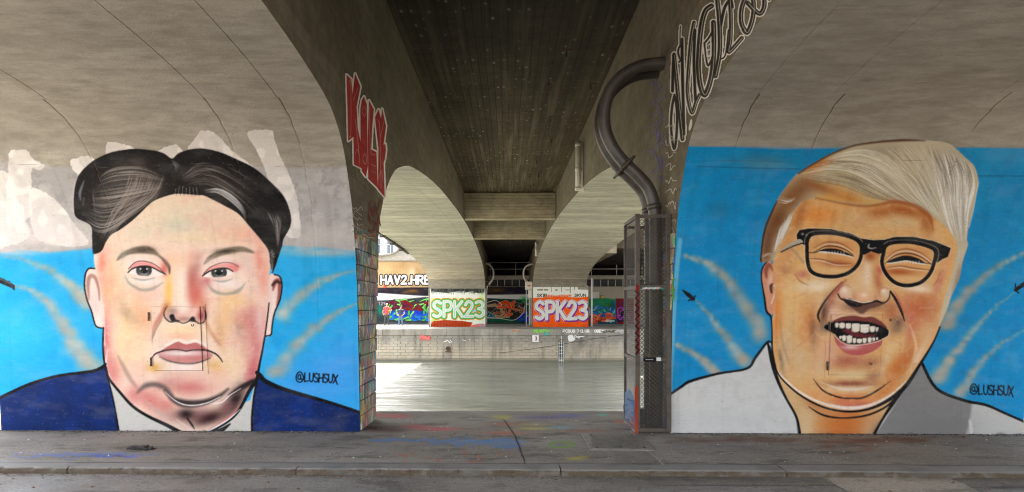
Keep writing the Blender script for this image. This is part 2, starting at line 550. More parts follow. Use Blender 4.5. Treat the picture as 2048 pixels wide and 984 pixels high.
    def blob(s, x, y, rx, ry, col, a=.6, rot=0, clip=None):
        R = max(rx, ry) * 2.2
        W = s.win(x - R, y - R, x + R, y + R)
        if W is None: return
        X = s.X[W[1]][None] - x; Y = s.Y[W[0]][:, None] - y
        c, q = cos(radians(rot)), sin(radians(rot))
        e = ((X * c + Y * q) / rx) ** 2 + ((-X * q + Y * c) / ry) ** 2
        s.comp(W, a * np.exp(-e * 1.2), col, clip)
    def strands(s, g1, g2, n, wd, col, a=.5, clip=None, part=(.3, .9), soft=.6):
        """brush hairs between two guide curves"""
        g1 = catmull(g1, False, 6); g2 = catmull(g2, False, 6)
        k = 14
        r1 = np.stack([np.interp(np.linspace(0, 1, k), np.linspace(0, 1, len(g1)), g1[:, i]) for i in (0, 1)], 1)
        r2 = np.stack([np.interp(np.linspace(0, 1, k), np.linspace(0, 1, len(g2)), g2[:, i]) for i in (0, 1)], 1)
        for _ in range(n):
            t = s.r.rand(); L = s.r.uniform(*part); b = s.r.rand() * (1 - L)
            i0, i1 = int(b * (k - 1)), max(int(b * (k - 1)) + 2, int((b + L) * (k - 1)) + 1)
            P = (r1 * (1 - t) + r2 * t)[i0:i1]
            if len(P) < 2: continue
            s.line(P, [.2, wd * s.r.uniform(.5, 1.3), .2], col, soft, a * s.r.uniform(.4, 1), clip, curve=False)
    def mottle(s, cell, amt, col, clip=None, thr=.5, stretch=1):
        m = vnoise(s.h, s.w, cell * s.res, s.r) * .6 + vnoise(s.h, s.w, cell * s.res / 2.7, s.r) * .4
        m = np.clip((m - thr) * 4, 0, 1) * amt
        s.comp((slice(0, s.h), slice(0, s.w)), m, col, s.a.copy() if clip is None else clip)
    def text(s, txt, x, y, w_, h_, wd, col, gap=.25, slant=0, soft=.6, a=1., rise=0, clip=None):
        """hand-drawn capitals in a box whose top left is (x, y); w_ is the width of one letter"""
        for ch in txt:
            for st in FONT.get(ch, []):
                P = [(x + (px + slant * (1 - py)) * w_, y + py * h_) for px, py in st]
                s.line(P, wd, col, soft, a, clip, curve=len(P) > 2 and ch in ROUND)
            x += w_ * (1 + gap) * (.45 if ch in ' .IJ:' else 1); y += rise
        return x
    def finish(s, gamma=1., sat=1.):
        c = np.clip(s.rgb, 0, 1) ** gamma
        g = c.mean(-1, keepdims=True)
        s.rgb = np.clip(g + (c - g) * sat, 0, 1)
    def linear(s):
        c = np.clip(s.rgb, 0, 1)
        lin = np.where(c < .04045, c / 12.92, ((c + .055) / 1.055) ** 2.4)
        return np.concatenate([lin, s.a[..., None]], -1).astype(np.float32)
    def sample(s, px, py, lin):
        x = np.clip((px - s.x0) * s.res - .5, 0, s.w - 1.001); y = np.clip((py - s.y0) * s.res - .5, 0, s.h - 1.001)
        xi, yi = x.astype(int), y.astype(int)
        fx, fy = (x - xi)[..., None], (y - yi)[..., None]
        return lin[yi, xi] * (1 - fx) * (1 - fy) + lin[yi, xi + 1] * fx * (1 - fy) + lin[yi + 1, xi] * (1 - fx) * fy + lin[yi + 1, xi + 1] * fx * fy

ROUND = set('SCOGU@236890QDJBPR')
FONT = {
 'A': [[(0, 1), (.5, 0), (1, 1)], [(.22, .65), (.78, .65)]],
 'B': [[(0, 0), (0, .5), (0, 1)], [(0, 0), (.7, .05), (.8, .25), (.6, .46), (0, .5)], [(0, .5), (.8, .55), (.95, .75), (.7, .97), (0, 1)]],
 'C': [[(.95, .12), (.5, 0), (.08, .3), (.08, .7), (.5, 1), (.95, .88)]],
 'E': [[(.95, 0), (0, 0)], [(0, 0), (0, 1)], [(0, 1), (.95, 1)], [(0, .5), (.75, .5)]],
 'F': [[(.95, 0), (0, 0)], [(0, 0), (0, 1)], [(0, .5), (.75, .5)]],
 'G': [[(.95, .12), (.5, 0), (.08, .3), (.08, .7), (.5, 1), (.95, .85), (.95, .55), (.55, .55)]],
 'H': [[(0, 0), (0, 1)], [(1, 0), (1, 1)], [(0, .5), (1, .5)]],
 'I': [[(.2, 0), (.2, 1)]],
 'J': [[(.4, 0), (.4, .5), (.38, .85), (.2, 1), (0, .9)]],
 'K': [[(0, 0), (0, 1)], [(.95, 0), (.05, .55)], [(.25, .45), (1, 1)]],
 'L': [[(0, 0), (0, 1)], [(0, 1), (.9, .93)]],
 'M': [[(0, 1), (.1, 0)], [(.1, 0), (.5, .7)], [(.5, .7), (.9, 0)], [(.9, 0), (1, 1)]],
 'N': [[(0, 1), (0, 0)], [(0, 0), (1, 1)], [(1, 1), (1, 0)]],
 'O': [[(.5, 0), (.05, .3), (.05, .7), (.5, 1), (.95, .7), (.95, .3), (.5, 0)]],
 'P': [[(0, 0), (0, .5), (0, 1)], [(0, 0), (.75, .03), (.95, .28), (.7, .55), (0, .58)]],
 'R': [[(0, 0), (0, .5), (0, 1)], [(0, 0), (.75, .03), (.9, .25), (.7, .5), (0, .53)], [(.4, .53), (.7, .75), (1, 1)]],
 'S': [[(.92, .12), (.5, 0), (.1, .14), (.12, .36), (.5, .5), (.9, .66), (.88, .88), (.45, 1), (.02, .9)]],
 'U': [[(0, 0), (.04, .7), (.45, 1), (.9, .75), (1, 0)]],
 'V': [[(0, 0), (.5, 1)], [(.5, 1), (1, 0)]],
 'X': [[(0, 0), (1, 1.15)], [(1, .1), (0, 1)]],
 'Y': [[(0, 0), (.5, .5)], [(1, 0), (.5, .5)], [(.5, .5), (.5, 1)]],
 '2': [[(.05, .22), (.4, 0), (.85, .12), (.85, .38), (.4, .72), (.02, 1)], [(.02, 1), (1, .98)]],
 '3': [[(.05, .08), (.5, 0), (.9, .15), (.8, .4), (.4, .48)], [(.4, .48), (.9, .58), (.95, .85), (.5, 1), (.02, .9)]],
 '1': [[(.2, .2), (.5, 0)], [(.5, 0), (.5, 1)]], '9': [[(.9, .3), (.5, .5), (.1, .3), (.5, 0), (.9, .3), (.85, .7), (.5, 1)]],
 '7': [[(0, 0), (1, 0)], [(1, 0), (.4, 1)]],
 '@': [[(.65, .72), (.62, .3), (.4, .22), (.25, .5), (.4, .72), (.62, .6)], [(.64, .6), (.9, .78), (.98, .45), (.7, 0), (.3, 0), (.02, .4), (.1, .85), (.5, 1.02), (.85, .9)]],
 '.': [[(.15, .95), (.22, 1)]], ':': [[(.15, .35), (.2, .4)], [(.15, .85), (.2, .9)]],
 '#': [[(.35, 0), (.2, 1)], [(.8, 0), (.65, 1)], [(0, .33), (1, .33)], [(0, .66), (1, .66)]],
}
def decal(sheet, place, name, mat, parent, thr=.45, step=1, keep_all=False, lift=(0, 0, 0)):
    """a sheet of paint laid on a flat wall or floor: only where there is paint there is a face"""
    lin = sheet.linear()
    X, Y = np.meshgrid(sheet.X[::step], sheet.Y[::step])
    lin = lin[::step, ::step]
    px, py, pz = place(X.astype(float), Y.astype(float))
    V = np.stack([px + lift[0], py + lift[1], pz + lift[2]], -1)
    nr, nc = X.shape
    keep = None
    if not keep_all:
        a = lin[..., 3]
        keep = (a[:-1, :-1] + a[1:, 1:] + a[:-1, 1:] + a[1:, :-1]) / 4 > thr
        if not keep.any(): return None
    Fq = grid_faces(nr, nc, keep, True)
    col = lin.reshape(-1, 4).copy(); V = V.reshape(-1, 3)
    if keep is not None:
        col[:, 3] = 1
        used = np.unique(Fq); idx = np.full(len(V), -1); idx[used] = np.arange(len(used))
        V, col, Fq = V[used], col[used], idx[Fq]
    return np_mesh(name, V, Fq, mat, parent, col)

M['wall_paint'] = paint_mat('sprayed_wall_paint', 'concrete', wear=.18, rough=.65, grain=.26)
M['web_paint'] = paint_mat('sprayed_web_paint', 'web', wear=.35, rough=.6)
M['ground_paint'] = paint_mat('worn_ground_paint', 'asphalt', wear=.48, rough=.5)
M['flat_paint'] = paint_mat('old_flat_paint', 'concrete', wear=.15, rough=.65, grain=.3)
# ------------------------------------------------------------------ the setting: road, kerb, pavement, canal, far promenade
XL, XR, XLO, XRO = -1.92, 2.08, -6.65, 6.53          # inner and outer edges of the two bridges
QN, QF, WZ = 9.37, 46.35, -2.40                      # near quay edge, far quay edge, water level
def sheet_obj(name, x0, x1, y0, y1, z, mat, kind='structure'):
    return tag(np_mesh(name, [(x0, y0, z), (x1, y0, z), (x1, y1, z), (x0, y1, z)], [(0, 1, 2, 3)], mat), kind=kind)
sheet_obj('road', -400, 400, -400, 6.139, -.06, M['road'])
pavement = sheet_obj('pavement', -400, 400, 6.42, QN, -.004, M['pavement'])
sheet_obj('bounce_paving', -400, -9.6, -60, QN - .02, .012, M['abutment'])  # unseen pale ground, added to bounce sunlight under the left bridge
sheet_obj('water', -600, 600, QN, QF, WZ, M['water'])
sheet_obj('far_promenade', -400, 400, QF + .3, 60.5, 0, M['abutment'])
sheet_obj('ground', -1500, 1500, 62, 2500, -.02, M['pavement'])
tag(MB().box(-400, 400, QN - .5, QN, -4, -.008).build('near_quay_wall', M['mortar']), kind='structure')

# kerb: granite stones laid end to end, front arris chipped
def kerb_stone(x0, x1, seed):
    r = np.random.RandomState(seed)
    n = int((x1 - x0) / .02)
    xs = np.linspace(x0 + .006, x1 - .006, n)
    nz = lambda c: np.interp(np.arange(n), np.arange(0, n + c, c), r.rand(len(np.arange(0, n + c, c))))
    chip = np.clip(nz(3) * .5 + nz(9) * .5 - .42, 0, 1) * .06
    rows = [(6.419 + 0 * xs, -.10 + 0 * xs), (6.419 + 0 * xs, .001 * nz(5)), (6.30 + 0 * xs, .004 * nz(7)), (6.165 + chip * .9, .003 - chip * .2), (6.142 + chip * .8, -.012 - chip * .5), (6.14 + chip * .25, -.035 + 0 * xs), (6.14 + .004 * nz(4), -.10 + 0 * xs)]
    V = np.concatenate([np.stack([xs, y, z], -1) for y, z in rows])
    return V, grid_faces(len(rows), n, None, True)
jx = [-11.4] + [float(at_z(px, 935, 0)[0]) for px in (-350, 135, 595, 1120, 1560)] + [5.2, 7.6, 10, 12.4]
kerb = tag(thing('kerb', (0, 6.28, 0), None, None), kind='structure')
for i, (a, b) in enumerate(zip(jx, jx[1:])):
    V, Fq = kerb_stone(a, b, i + 40)
    o = np_mesh('kerb_stone', V, Fq, M['kerb'], kerb)
tag(MB().box(-400, jx[0], 6.142, 6.418, -.2, -.001).box(jx[-1], 400, 6.142, 6.418, -.2, -.001).build('kerb_run', M['kerb'], kerb), kind='stuff')

# painted part of the pavement: years of spray paint, drawn in a sheet that carries its own asphalt
G = Sheet(-40, 822, 2090, 932, .9, 5)
def scrib(S, x, y, w_, h_, n, wd, col, a, seed):
    r = np.random.RandomState(seed)
    P = [(x, y)]
    for i in range(n):
        P.append((x + w_ * (i + 1) / n + r.uniform(-.12, .12) * w_, y + h_ * r.uniform(-.5, .5)))
    S.line(P, wd, col, 1.2, a)
for x0, x1, y, h_, sd in ((742, 880, 880, 7, 1), (860, 1040, 886, 16, 2), (900, 1035, 883, 18, 3), (985, 1040, 893, 8, 4)):
    for k in range(3):
        scrib(G, x0, y, x1 - x0, h_, 9, 2.6, (70, 120, 175), .55, sd * 7 + k)
for k in range(4):
    scrib(G, 20 + k * 45, 914 - k * 2, 150, 8, 8, 2.5, (75, 110, 180), .5, k + 60)
scrib(G, 190, 912, 90, 10, 4, 3, (60, 90, 200), .6, 77)
scrib(G, 30, 905, 210, 5, 9, 1.5, (90, 120, 190), .4, 78)
th = np.linspace(0, 2 * pi, 13)
G.line([(1123 + 26 * cos(t), 889 + 5 * sin(t)) for t in th], 5, (110, 150, 60), 1.2, .75)
G.blob(1118, 889, 14, 3, (125, 105, 150), .6)
for x, y, rx, ry, c, a in ((1010, 835, 12, 4, (190, 175, 80), .75), (1000, 834, 20, 4, (170, 165, 90), .5), (1085, 835, 60, 4, (90, 80, 130), .5), (1140, 831, 30, 3, (80, 90, 160), .5),
        (1205, 830, 10, 2, (60, 170, 150), .7), (1240, 843, 12, 3, (190, 90, 70), .6), (1070, 857, 40, 3, (180, 165, 90), .55), (1065, 849, 40, 3, (165, 150, 95), .4),
        (1120, 855, 25, 3, (110, 150, 170), .5), (1010, 848, 30, 3, (170, 95, 80), .5), (1010, 866, 45, 4, (175, 95, 70), .5), (880, 858, 40, 4, (190, 75, 85), .55), (830, 854, 30, 5, (175, 70, 80), .55),
        (790, 832, 30, 4, (185, 70, 70), .6), (760, 830, 18, 4, (150, 60, 60), .5), (1170, 862, 50, 3, (150, 85, 65), .45), (1150, 917, 20, 3, (175, 160, 70), .7), (1165, 914, 12, 2, (175, 160, 70), .6),
        (765, 858, 40, 6, (60, 22, 25), .85), (790, 860, 25, 5, (70, 30, 30), .8), (1300, 850, 20, 4, (120, 70, 60), .4)):
    G.blob(x, y, rx, ry, c, min(1, a * 1.5))
for k in range(26):
    G.blob(G.r.uniform(790, 1030), G.r.uniform(905, 930), G.r.uniform(3, 9), G.r.uniform(1.5, 4), (185, 85, 50), G.r.uniform(.2, .55))
for k in range(60):
    G.blob(G.r.uniform(1340, 1860), G.r.uniform(874, 884), G.r.uniform(8, 30), G.r.uniform(1.5, 4), (104, 60, 38), G.r.uniform(.25, .6))
for k in range(10):
    G.blob(G.r.uniform(1650, 1760), G.r.uniform(880, 930), G.r.uniform(8, 20), G.r.uniform(2, 5), (125, 62, 40), G.r.uniform(.15, .4))
for k in range(40):
    G.blob(G.r.uniform(-20, 720), G.r.uniform(868, 880), G.r.uniform(15, 45), G.r.uniform(1.5, 3), (150, 135, 128), G.r.uniform(.1, .4))
for P in ([(1058, 885), (1085, 875), (1100, 880), (1090, 893), (1070, 897)], [(1060, 900), (1085, 905), (1120, 912), (1112, 920), (1090, 922)], [(1020, 876), (1040, 882), (1062, 896), (1070, 906)],
        [(1550, 912), (1600, 904), (1640, 902), (1600, 915), (1560, 927)], [(1632, 910), (1640, 899), (1660, 904), (1655, 915), (1690, 925)], [(1440, 907), (1500, 903), (1560, 907)], [(870, 875), (930, 871), (960, 878), (920, 884)]):
    G.line(P, 1.3, (150, 148, 145), .8, .5)
for k in range(120):
    G.blob(G.r.uniform(-20, 2080), G.r.uniform(868, 930), .8, .6, (200, 198, 190), G.r.uniform(.3, .9))
gp = decal(G, lambda a, b: at_z(a, b, 0.0), 'painted_pavement', M['ground_paint'], pavement, keep_all=True)
gp['label'] = 'pavement strip stained with faded chalk and spray paint'

def floor_poly(name, pts, mat, parent, z=.004, ground=0.):
    V = [tuple(float(q) for q in at_z(x, y, ground)) for x, y in pts]
    V = [(a, b, ground + z) for a, b, c in V]
    return np_mesh(name, V, [tuple(range(len(V)))[::-1]], mat, parent)
def crack(name, pts, wd, parent, ground=0., mat=None, z=.005):
    r = np.random.RandomState(len(pts) + abs(int(pts[0][0])))
    P = np.array([[float(q) for q in at_z(x, y, ground)][:2] for x, y in pts])
    Q = np.stack([np.interp(np.linspace(0, 1, 60), np.linspace(0, 1, len(P)), P[:, i]) for i in (0, 1)], 1)
    Q += r.normal(0, wd * .25, Q.shape)
    d = np.gradient(Q, axis=0); nrm = np.stack([-d[:, 1], d[:, 0]], 1); nrm /= np.linalg.norm(nrm, axis=1)[:, None] + 1e-9
    ww = wd * r.uniform(.5, 1.2, (60, 1)) / 2
    V = np.concatenate([np.c_[Q - nrm * ww, np.full(60, ground + z)], np.c_[Q + nrm * ww, np.full(60, ground + z)]])
    return np_mesh(name, V, grid_faces(2, 60), mat or M['joint'], parent)
crack('pavement_joint', [(1006, 838), (1030, 871), (1051, 929)], .018, pavement)
crack('pavement_joint', [(-30, 925.5), (700, 927), (1400, 929), (2080, 932)], .012, pavement)
crack('pavement_joint', [(735, 870), (1000, 871), (1165, 871)], .008, pavement)
crack('pavement_crack', [(1293, 902), (1312, 915), (1328, 931)], .02, pavement, mat=M['pale_patch'])
crack('pavement_joint', [(1325, 901), (1600, 889), (2060, 884)], .006, pavement)
def rough_patch(name, x0, x1, y0, y1, sk, mat, parent, ground, seed, z=.005):
    r = np.random.RandomState(seed)
    top = [(x0 + (x1 - x0) * t + r.uniform(-3, 3), y0 + r.uniform(-.6, .6)) for t in np.linspace(0, 1, 9)]
    rt = [(x1 + sk * t + r.uniform(-3, 3), y0 + (y1 - y0) * t) for t in np.linspace(.15, .85, 5)]
    bt = [(x1 + sk - (x1 - x0) * t + r.uniform(-3, 3), y1 + r.uniform(-.6, .6)) for t in np.linspace(0, 1, 9)]
    lf = [(x0 + sk * (1 - t) + r.uniform(-4, 4), y0 + (y1 - y0) * (1 - t)) for t in np.linspace(.15, .85, 5)]
    return floor_poly(name, top + rt + bt + lf, mat, parent, z, ground)
road = bpy.data.objects['road']
rough_patch('asphalt_patch', 1222, 1290, 903, 929, 32, M['patch'], pavement, 0, 3)
rough_patch('asphalt_patch', 1640, 1895, 954, 1000, 95, M['pale_patch'], road, -.06, 4)
rough_patch('asphalt_patch', 1270, 1640, 951, 972, 40, M['patch'], road, -.06, 5)
rough_patch('asphalt_patch', 1900, 2100, 953, 976, 40, M['patch'], road, -.06, 8)
crack('road_joint', [(1633, 951), (1700, 986)], .02, road, -.06, M['pale_patch'], .012)
# broken drain hole by the kerb end of the left wall
dr = thing('drain_cover', tuple(float(q) for q in at_z(278, 898, 0.0)), 'crumbling dark round drain cover sunk in the left pavement', 'drain cover')
cx, cy, _ = [float(q) for q in at_z(278, 898, 0.0)]
rr = np.random.RandomState(4)
rimp = [(cx + (.17 + rr.uniform(-.02, .02)) * cos(t), cy + (.13 + rr.uniform(-.02, .02)) * sin(t)) for t in np.linspace(0, 2 * pi, 24, endpoint=False)]
np_mesh('rim', [(a, b, .006) for a, b in rimp], [tuple(range(24))], M['patch'], dr)
mb = MB()
for k in range(46):
    a = rr.uniform(0, 2 * pi); q = rr.uniform(0, .12); s_ = rr.uniform(.012, .03)
    x, y = cx + q * 1.2 * cos(a) + .03, cy + q * .8 * sin(a)
    mb.box(x - s_, x + s_, y - s_ * .7, y + s_ * .7, .006, .006 + s_ * .7)
tag(mb.build('rubble', M['joint'], dr), kind='stuff')

# chequered steel cover in front of the cage
P4 = [[float(q) for q in at_z(x, y, 0)] for x, y in ((1163, 868.5), (1272, 868.5), (1326, 900.5), (1182, 902))]
pc = thing('access_plate', (1.3, 7.4, 0), 'ribbed steel access plate lying in the pavement before the pipe cage', 'access plate')
px0, px1, py0, py1 = P4[3][0], P4[1][0] + .02, 7.0, 7.87
MB().box(px0, px1, py0, py1, .002, .012).build('plate', M['plate'], pc)
mb = MB()
for k in range(34):
    t = k / 33.
    x = px0 + .02 + (px1 - px0 - .14) * t
    mb.prism([(x, py0 + .03), (x + .008, py0 + .03), (x + .108, py1 - .03), (x + .10, py1 - .03)], 2, .0121, .018)
tag(mb.build('tread_rib', M['plate'], pc), kind='stuff')
for x, y in ((px0 + .08, py0 + .08), (px1 - .1, py0 + .08), (px0 + .1, py1 - .1), (px1 - .1, py1 - .1), ((px0 + px1) / 2, py0 + .1)):
    MB().tube([(x, y, .018), (x, y, .024)], .018, 8).build('bolt', M['black'], pc)

# ------------------------------------------------------------------ the two arched bridges
BE = -.6                                              # near end of the decks, out of view, cut short to let daylight in
NP = [(0, 0), (.03, .5), (.07, 1.0), (.14, 1.75), (.25, 2.35), (.38, 2.78), (.52, 3.06), (.8, 3.46), (1.1, 3.68), (1.5, 3.83), (2.3, 3.94), (3.15, 4.0), (5, 4.09), (8.6, 4.18)]
CP = [(8.86, 0), (8.95, 1.3), (9.09, 2.46), (9.3, 3.0), (9.6, 3.36), (10.2, 3.78), (10.94, 4.09), (12.7, 4.47), (16.97, 4.93), (23.3, 5.29), (28, 5.44), (31, 5.47), (35, 5.45), (39, 5.36), (42.1, 5.2), (45.5, 4.98), (48.2, 4.68), (50, 4.35), (51.2, 3.95), (51.6, 3.6), (51.7, 3.28), (51.7, 0)]
CPs = np.array(CP[:5] + [tuple(q) for q in catmull(CP[4:20], False, 5)] + CP[20:])
NPs = np.array(catmull(NP, False, 5))
ZT = 7.5
def near_z(off): return np.interp(off, NPs[:, 0], NPs[:, 1])
def soffit_strip(name, prof, x_in, x_out, mat, parent, grooves=()):
    xs = {x_in, x_out}
    for g in grooves: xs |= {g - .004, g, g + .004}
    xs = sorted(xs, key=lambda q: abs(q - x_in))
    V = []
    for x in xs:
        up = .006 if any(abs(x - g) < 1e-6 for g in grooves) else 0
        V += [(x, y, z + up) for y, z in prof]
    return np_mesh(name, V, grid_faces(len(xs), len(prof), None, x_out < x_in), mat, parent, smooth=False)
def web_part(name, prof, X, ztop, mat, parent):
    V = [(X, y, z) for y, z in prof] + [(X, y, z + (ztop - z) * .5) for y, z in prof] + [(X, y, ztop) for y, z in prof]
    return np_mesh(name, V, grid_faces(3, len(prof), None, X < 0), mat, parent)
IC0, IC1 = 5, None
can = CPs[(CPs[:, 0] >= 10.19) & (CPs[:, 0] <= 51.21)]
nearp0 = [(8 - o_, z) for o_, z in NPs if o_ >= 1.5][::-1]
farp = [(52.56 + o_, z) for o_, z in NPs if 1.1 <= o_] + [(66.6, 4.2)]
BR = {}
for side, xi, xo in (('left', XL, XLO), ('right', XR, XRO)):
    b = thing('concrete_bridge', ((xi + xo) / 2, 30, 5), 'arched board marked concrete bridge on the %s crossing the canal' % side, 'bridge', 'parallel arched bridges over the canal')
    BR[side] = b
    sg = 1 if side == 'right' else -1
    b0 = BE if side == 'left' else -4.5                  # right deck runs on unseen, drawn longer to shade its side
    nearp = ([] if side == 'left' else [(b0, 4.22)]) + nearp0
    webp = np.array(nearp + [tuple(q) for q in can] + farp)
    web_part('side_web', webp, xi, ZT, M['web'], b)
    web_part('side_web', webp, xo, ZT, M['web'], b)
    soffit_strip('canal_soffit', [tuple(q) for q in can], xi, xo, M['soffit'], b, [xi + sg * .62, xi + sg * 2.3, xi + sg * 3.7])
    soffit_strip('road_soffit', nearp, xi, xo, M['road_soffit'], b, [xi + sg * .52, xi + sg * 1.3, xi + sg * 3.0])
    soffit_strip('road_soffit', farp, xi, xo, M['road_soffit'], b)
    MB().box(min(xi, xo) - .25 * (side == 'left'), max(xi, xo) + .25 * (side == 'right'), b0, 66.6, ZT, ZT + .25).build('deck', M['pier'], b)

# slab between the bridges, with its two cross beams
dk = thing('deck_slab', (0, 30, 6.5), 'dark brown concrete slab spanning between the two bridges', 'deck slab')
cy_, cz_ = [-3, 9, 27, 36, 52, 66.6], [6.32, 6.44, 6.66, 6.66, 6.44, 6.3]
zc = lambda y: float(np.interp(y, cy_, cz_))
ys = np.linspace(BE, 66.6, 40)
V = [(x, y, zc(y) + .03) for x in (XL, XR) for y in ys]
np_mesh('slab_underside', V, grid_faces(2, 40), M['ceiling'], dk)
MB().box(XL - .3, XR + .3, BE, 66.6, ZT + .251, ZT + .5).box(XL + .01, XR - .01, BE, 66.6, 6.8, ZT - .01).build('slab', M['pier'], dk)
V, Fq = [], []
r2 = np.random.RandomState(3)
nb = 27; bwid = (XR - XL) / nb
for i in range(nb):
    y = BE + r2.uniform(0, 1.5) - 1.5
    while y < 66.6:
        L = r2.uniform(2.2, 4.2); d = r2.uniform(0, .008)
        y0, y1 = max(y, BE) + .002, min(y + L, 66.6) - .002
        x0, x1 = XL + i * bwid + .0015, XL + (i + 1) * bwid - .0015
        if y1 > y0:
            k = len(V)
            a, b_ = zc(y0) + d, zc(y1) + d
            V += [(x0, y0, a), (x1, y0, a), (x1, y1, b_), (x0, y1, b_), (x0, y0, a + .025), (x1, y0, a + .025), (x1, y1, b_ + .025), (x0, y1, b_ + .025)]
            Fq += [(k, k + 3, k + 2, k + 1), (k, k + 1, k + 5, k + 4), (k + 1, k + 2, k + 6, k + 5), (k + 2, k + 3, k + 7, k + 6), (k + 3, k, k + 4, k + 7)]
        y += L
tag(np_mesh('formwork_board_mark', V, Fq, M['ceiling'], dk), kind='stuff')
for y0, zb in ((27.0, 5.46), (34.8, 5.47)):
    MB().box(XL + .002, XR - .002, y0, y0 + .45, zb, 6.62).build('cross_beam', M['beam'], dk, .02)
for px, py, lb in ((1100, 160, 'hanger bracket under the slab, left of the one closest to the pipe loop'), (1102, 236, 'hanger bracket midway along the dark slab, nearer than the pale downpipe'), (1184, 168, 'hanger bracket closest to the right bridge side and the pipe loop'),
                   (1136, 98, 'hanger bracket highest in view under the dark slab'), (1075, 325, 'hanger bracket alone in the slab just nearer than the pair by the cross beam'), (1078, 354, 'right one of two hanger brackets just before the first cross beam'),
                   (1061, 356, 'left one of two hanger brackets just before the first cross beam'), (1062, 377, 'hanger bracket almost touching the top of the first cross beam'), (1104, 282, 'hanger bracket under the slab level with the top of the pale downpipe')):
    x, y, z = [float(q) for q in at_z(px, py, 6.5)]
    z = zc(y)
    t = thing('ceiling_hanger', (x, y, z), lb, 'bracket', 'hanger brackets under the slab')
    MB().box(x - .05, x + .05, y - .03, y + .03, z - .02, z + .02).build('plate', M['rust'], t)
    MB().box(x - .04, x - .015, y - .02, y + .02, z - .13, z - .021).build('hook', M['black'], t)

# ------------------------------------------------------------------ piers
def pier_body(front_y, sgn, canal, near_top, name, xi, xo, parent):
    poly = [(front_y + sgn * (o_) , z) for o_, z in NPs if o_ <= near_top]
    poly += [tuple(q) for q in canal]
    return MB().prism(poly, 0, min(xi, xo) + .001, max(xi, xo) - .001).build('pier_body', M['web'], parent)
PIER = {}
can_n = CPs[CPs[:, 0] <= 10.2][::-1]
can_f = CPs[CPs[:, 0] >= 51.2]
for side, xi, xo in (('left', XL, XLO), ('right', XR, XRO)):
    lab = {'left': 'near pier wall painted with a stern dark haired man in a blue suit', 'right': 'near pier wall painted with a laughing blond man wearing black glasses'}[side]
    p = thing('bridge_pier', ((xi + xo) / 2, 8.4, 0), lab, 'bridge pier', 'painted bridge piers')
    PIER[side] = p
    pier_body(8.006, -1, can_n, 1.5, 'pier_body', xi, xo, p)
    lab = {'left': 'far pier across the water painted with green outlined SPK23 lettering', 'right': 'far pier across the water painted orange with white SPK23 lettering'}[side]
    p = thing('bridge_pier', ((xi + xo) / 2, 52.1, 0), lab, 'bridge pier', 'painted bridge piers')
    PIER['far_' + side] = p
    poly = [(52.56 + o_, z) for o_, z in NPs if o_ <= 1.1][::-1] + [tuple(q) for q in can_f[::-1]]
    MB().prism(poly, 0, min(xi, xo) + .001, max(xi, xo) - .001).build('pier_body', M['pier'], p)

# stone facing on the passage side of the near piers
def facing(side, xi, sg, parent):
    r = np.random.RandomState(5 if side == 'left' else 6)
    z = .01
    for i in range(13):
        h_ = .195
        y0 = 8.006 - float(np.interp(z + h_ / 2, NPs[:, 1], NPs[:, 0])) + .012
        y1 = float(np.interp(z + h_ / 2, CPs[:8, 1], CPs[:8, 0])) - .01
        cut = [y0, y0 + (y1 - y0) * (.55 if i % 2 else .38), y1]
        for a, b_ in zip(cut, cut[1:]):
            t = .02 + r.uniform(0, .01)
            m = MB().box(-t if sg > 0 else .0, 0 if sg > 0 else t, a + .006, b_ - .006, z + .006, z + h_ - .004)
            bmesh.ops.translate(m.bm, verts=m.bm.verts[:], vec=(xi, 0, 0))
            m.build('block', M['stone'], parent, .005)
        z += h_
facing('left', XL, -1, PIER['left'])
facing('right', XR, 1, PIER['right'])

# ------------------------------------------------------------------ far bank: quay wall of coursed stone
qw = thing('quay_wall', (0, QF, 0), 'coursed stone quay wall rising from the canal on the far bank', 'quay wall')
MB().box(-400, 400, QF + .06, QF + .31, -4, -.01).build('backing', M['mortar'], qw)
MB().box(-400, 400, QF - .14, QF + .058, -4, -2.2).build('footing', M['quay'], qw, .02)
def stone_mesh(w_, h_, d_, seed):
    r = np.random.RandomState(seed)
    m = MB().box(-w_ / 2, w_ / 2, 0, d_, -h_ / 2, h_ / 2)
    bmesh.ops.bevel(m.bm, geom=m.bm.edges[:], offset=.012, segments=1, affect='EDGES')
    me = bpy.data.meshes.new('block'); bmesh.ops.recalc_face_normals(m.bm, faces=m.bm.faces[:])
    for v in m.bm.verts: v.co += Vector(r.uniform(-.004, .004, 3))
    m.bm.to_mesh(me); m.bm.free(); me.materials.append(M['quay'])
    return me
rs = np.random.RandomState(9)
capm = [stone_mesh(1.59, .46, .25, i) for i in range(3)]
def put_stone(me, name, x, z, y):
    o = bpy.data.objects.new(name, me); COL.objects.link(o)
    o.parent = qw; o.location = Vector((x, y, z)) - ORG[qw.name]
XA, XB = -10.6, 9.3
for i in range(13):
    put_stone(capm[i % 3], 'cap_stone', XA + 1.6 * (i + .5) - .4, -.235, QF - .06 + rs.uniform(-.008, .008))
ch = (2.2 - .475) / 8
for row in range(8):
    L = .58 if row % 2 else .555
    bm_ = [stone_mesh(L - .012, ch - .01, .2, 20 + row * 3 + i) for i in range(2)]
    n = int((XB - XA) / L) + 1
    for i in range(n):
        put_stone(bm_[i % 2], 'block', XA + L * (i + (.5 if row % 2 else .1)), -.475 - ch * (row + .5), QF + rs.uniform(-.014, .012))
MB().box(-400, XA - .7, QF - .02, QF + .059, -2.2, -.008).box(XB + .9, 400, QF - .02, QF + .059, -2.2, -.008).build('wall_run', M['quay'], qw)
def quay_place(a, b): return at_y(a, b, QF - .085)

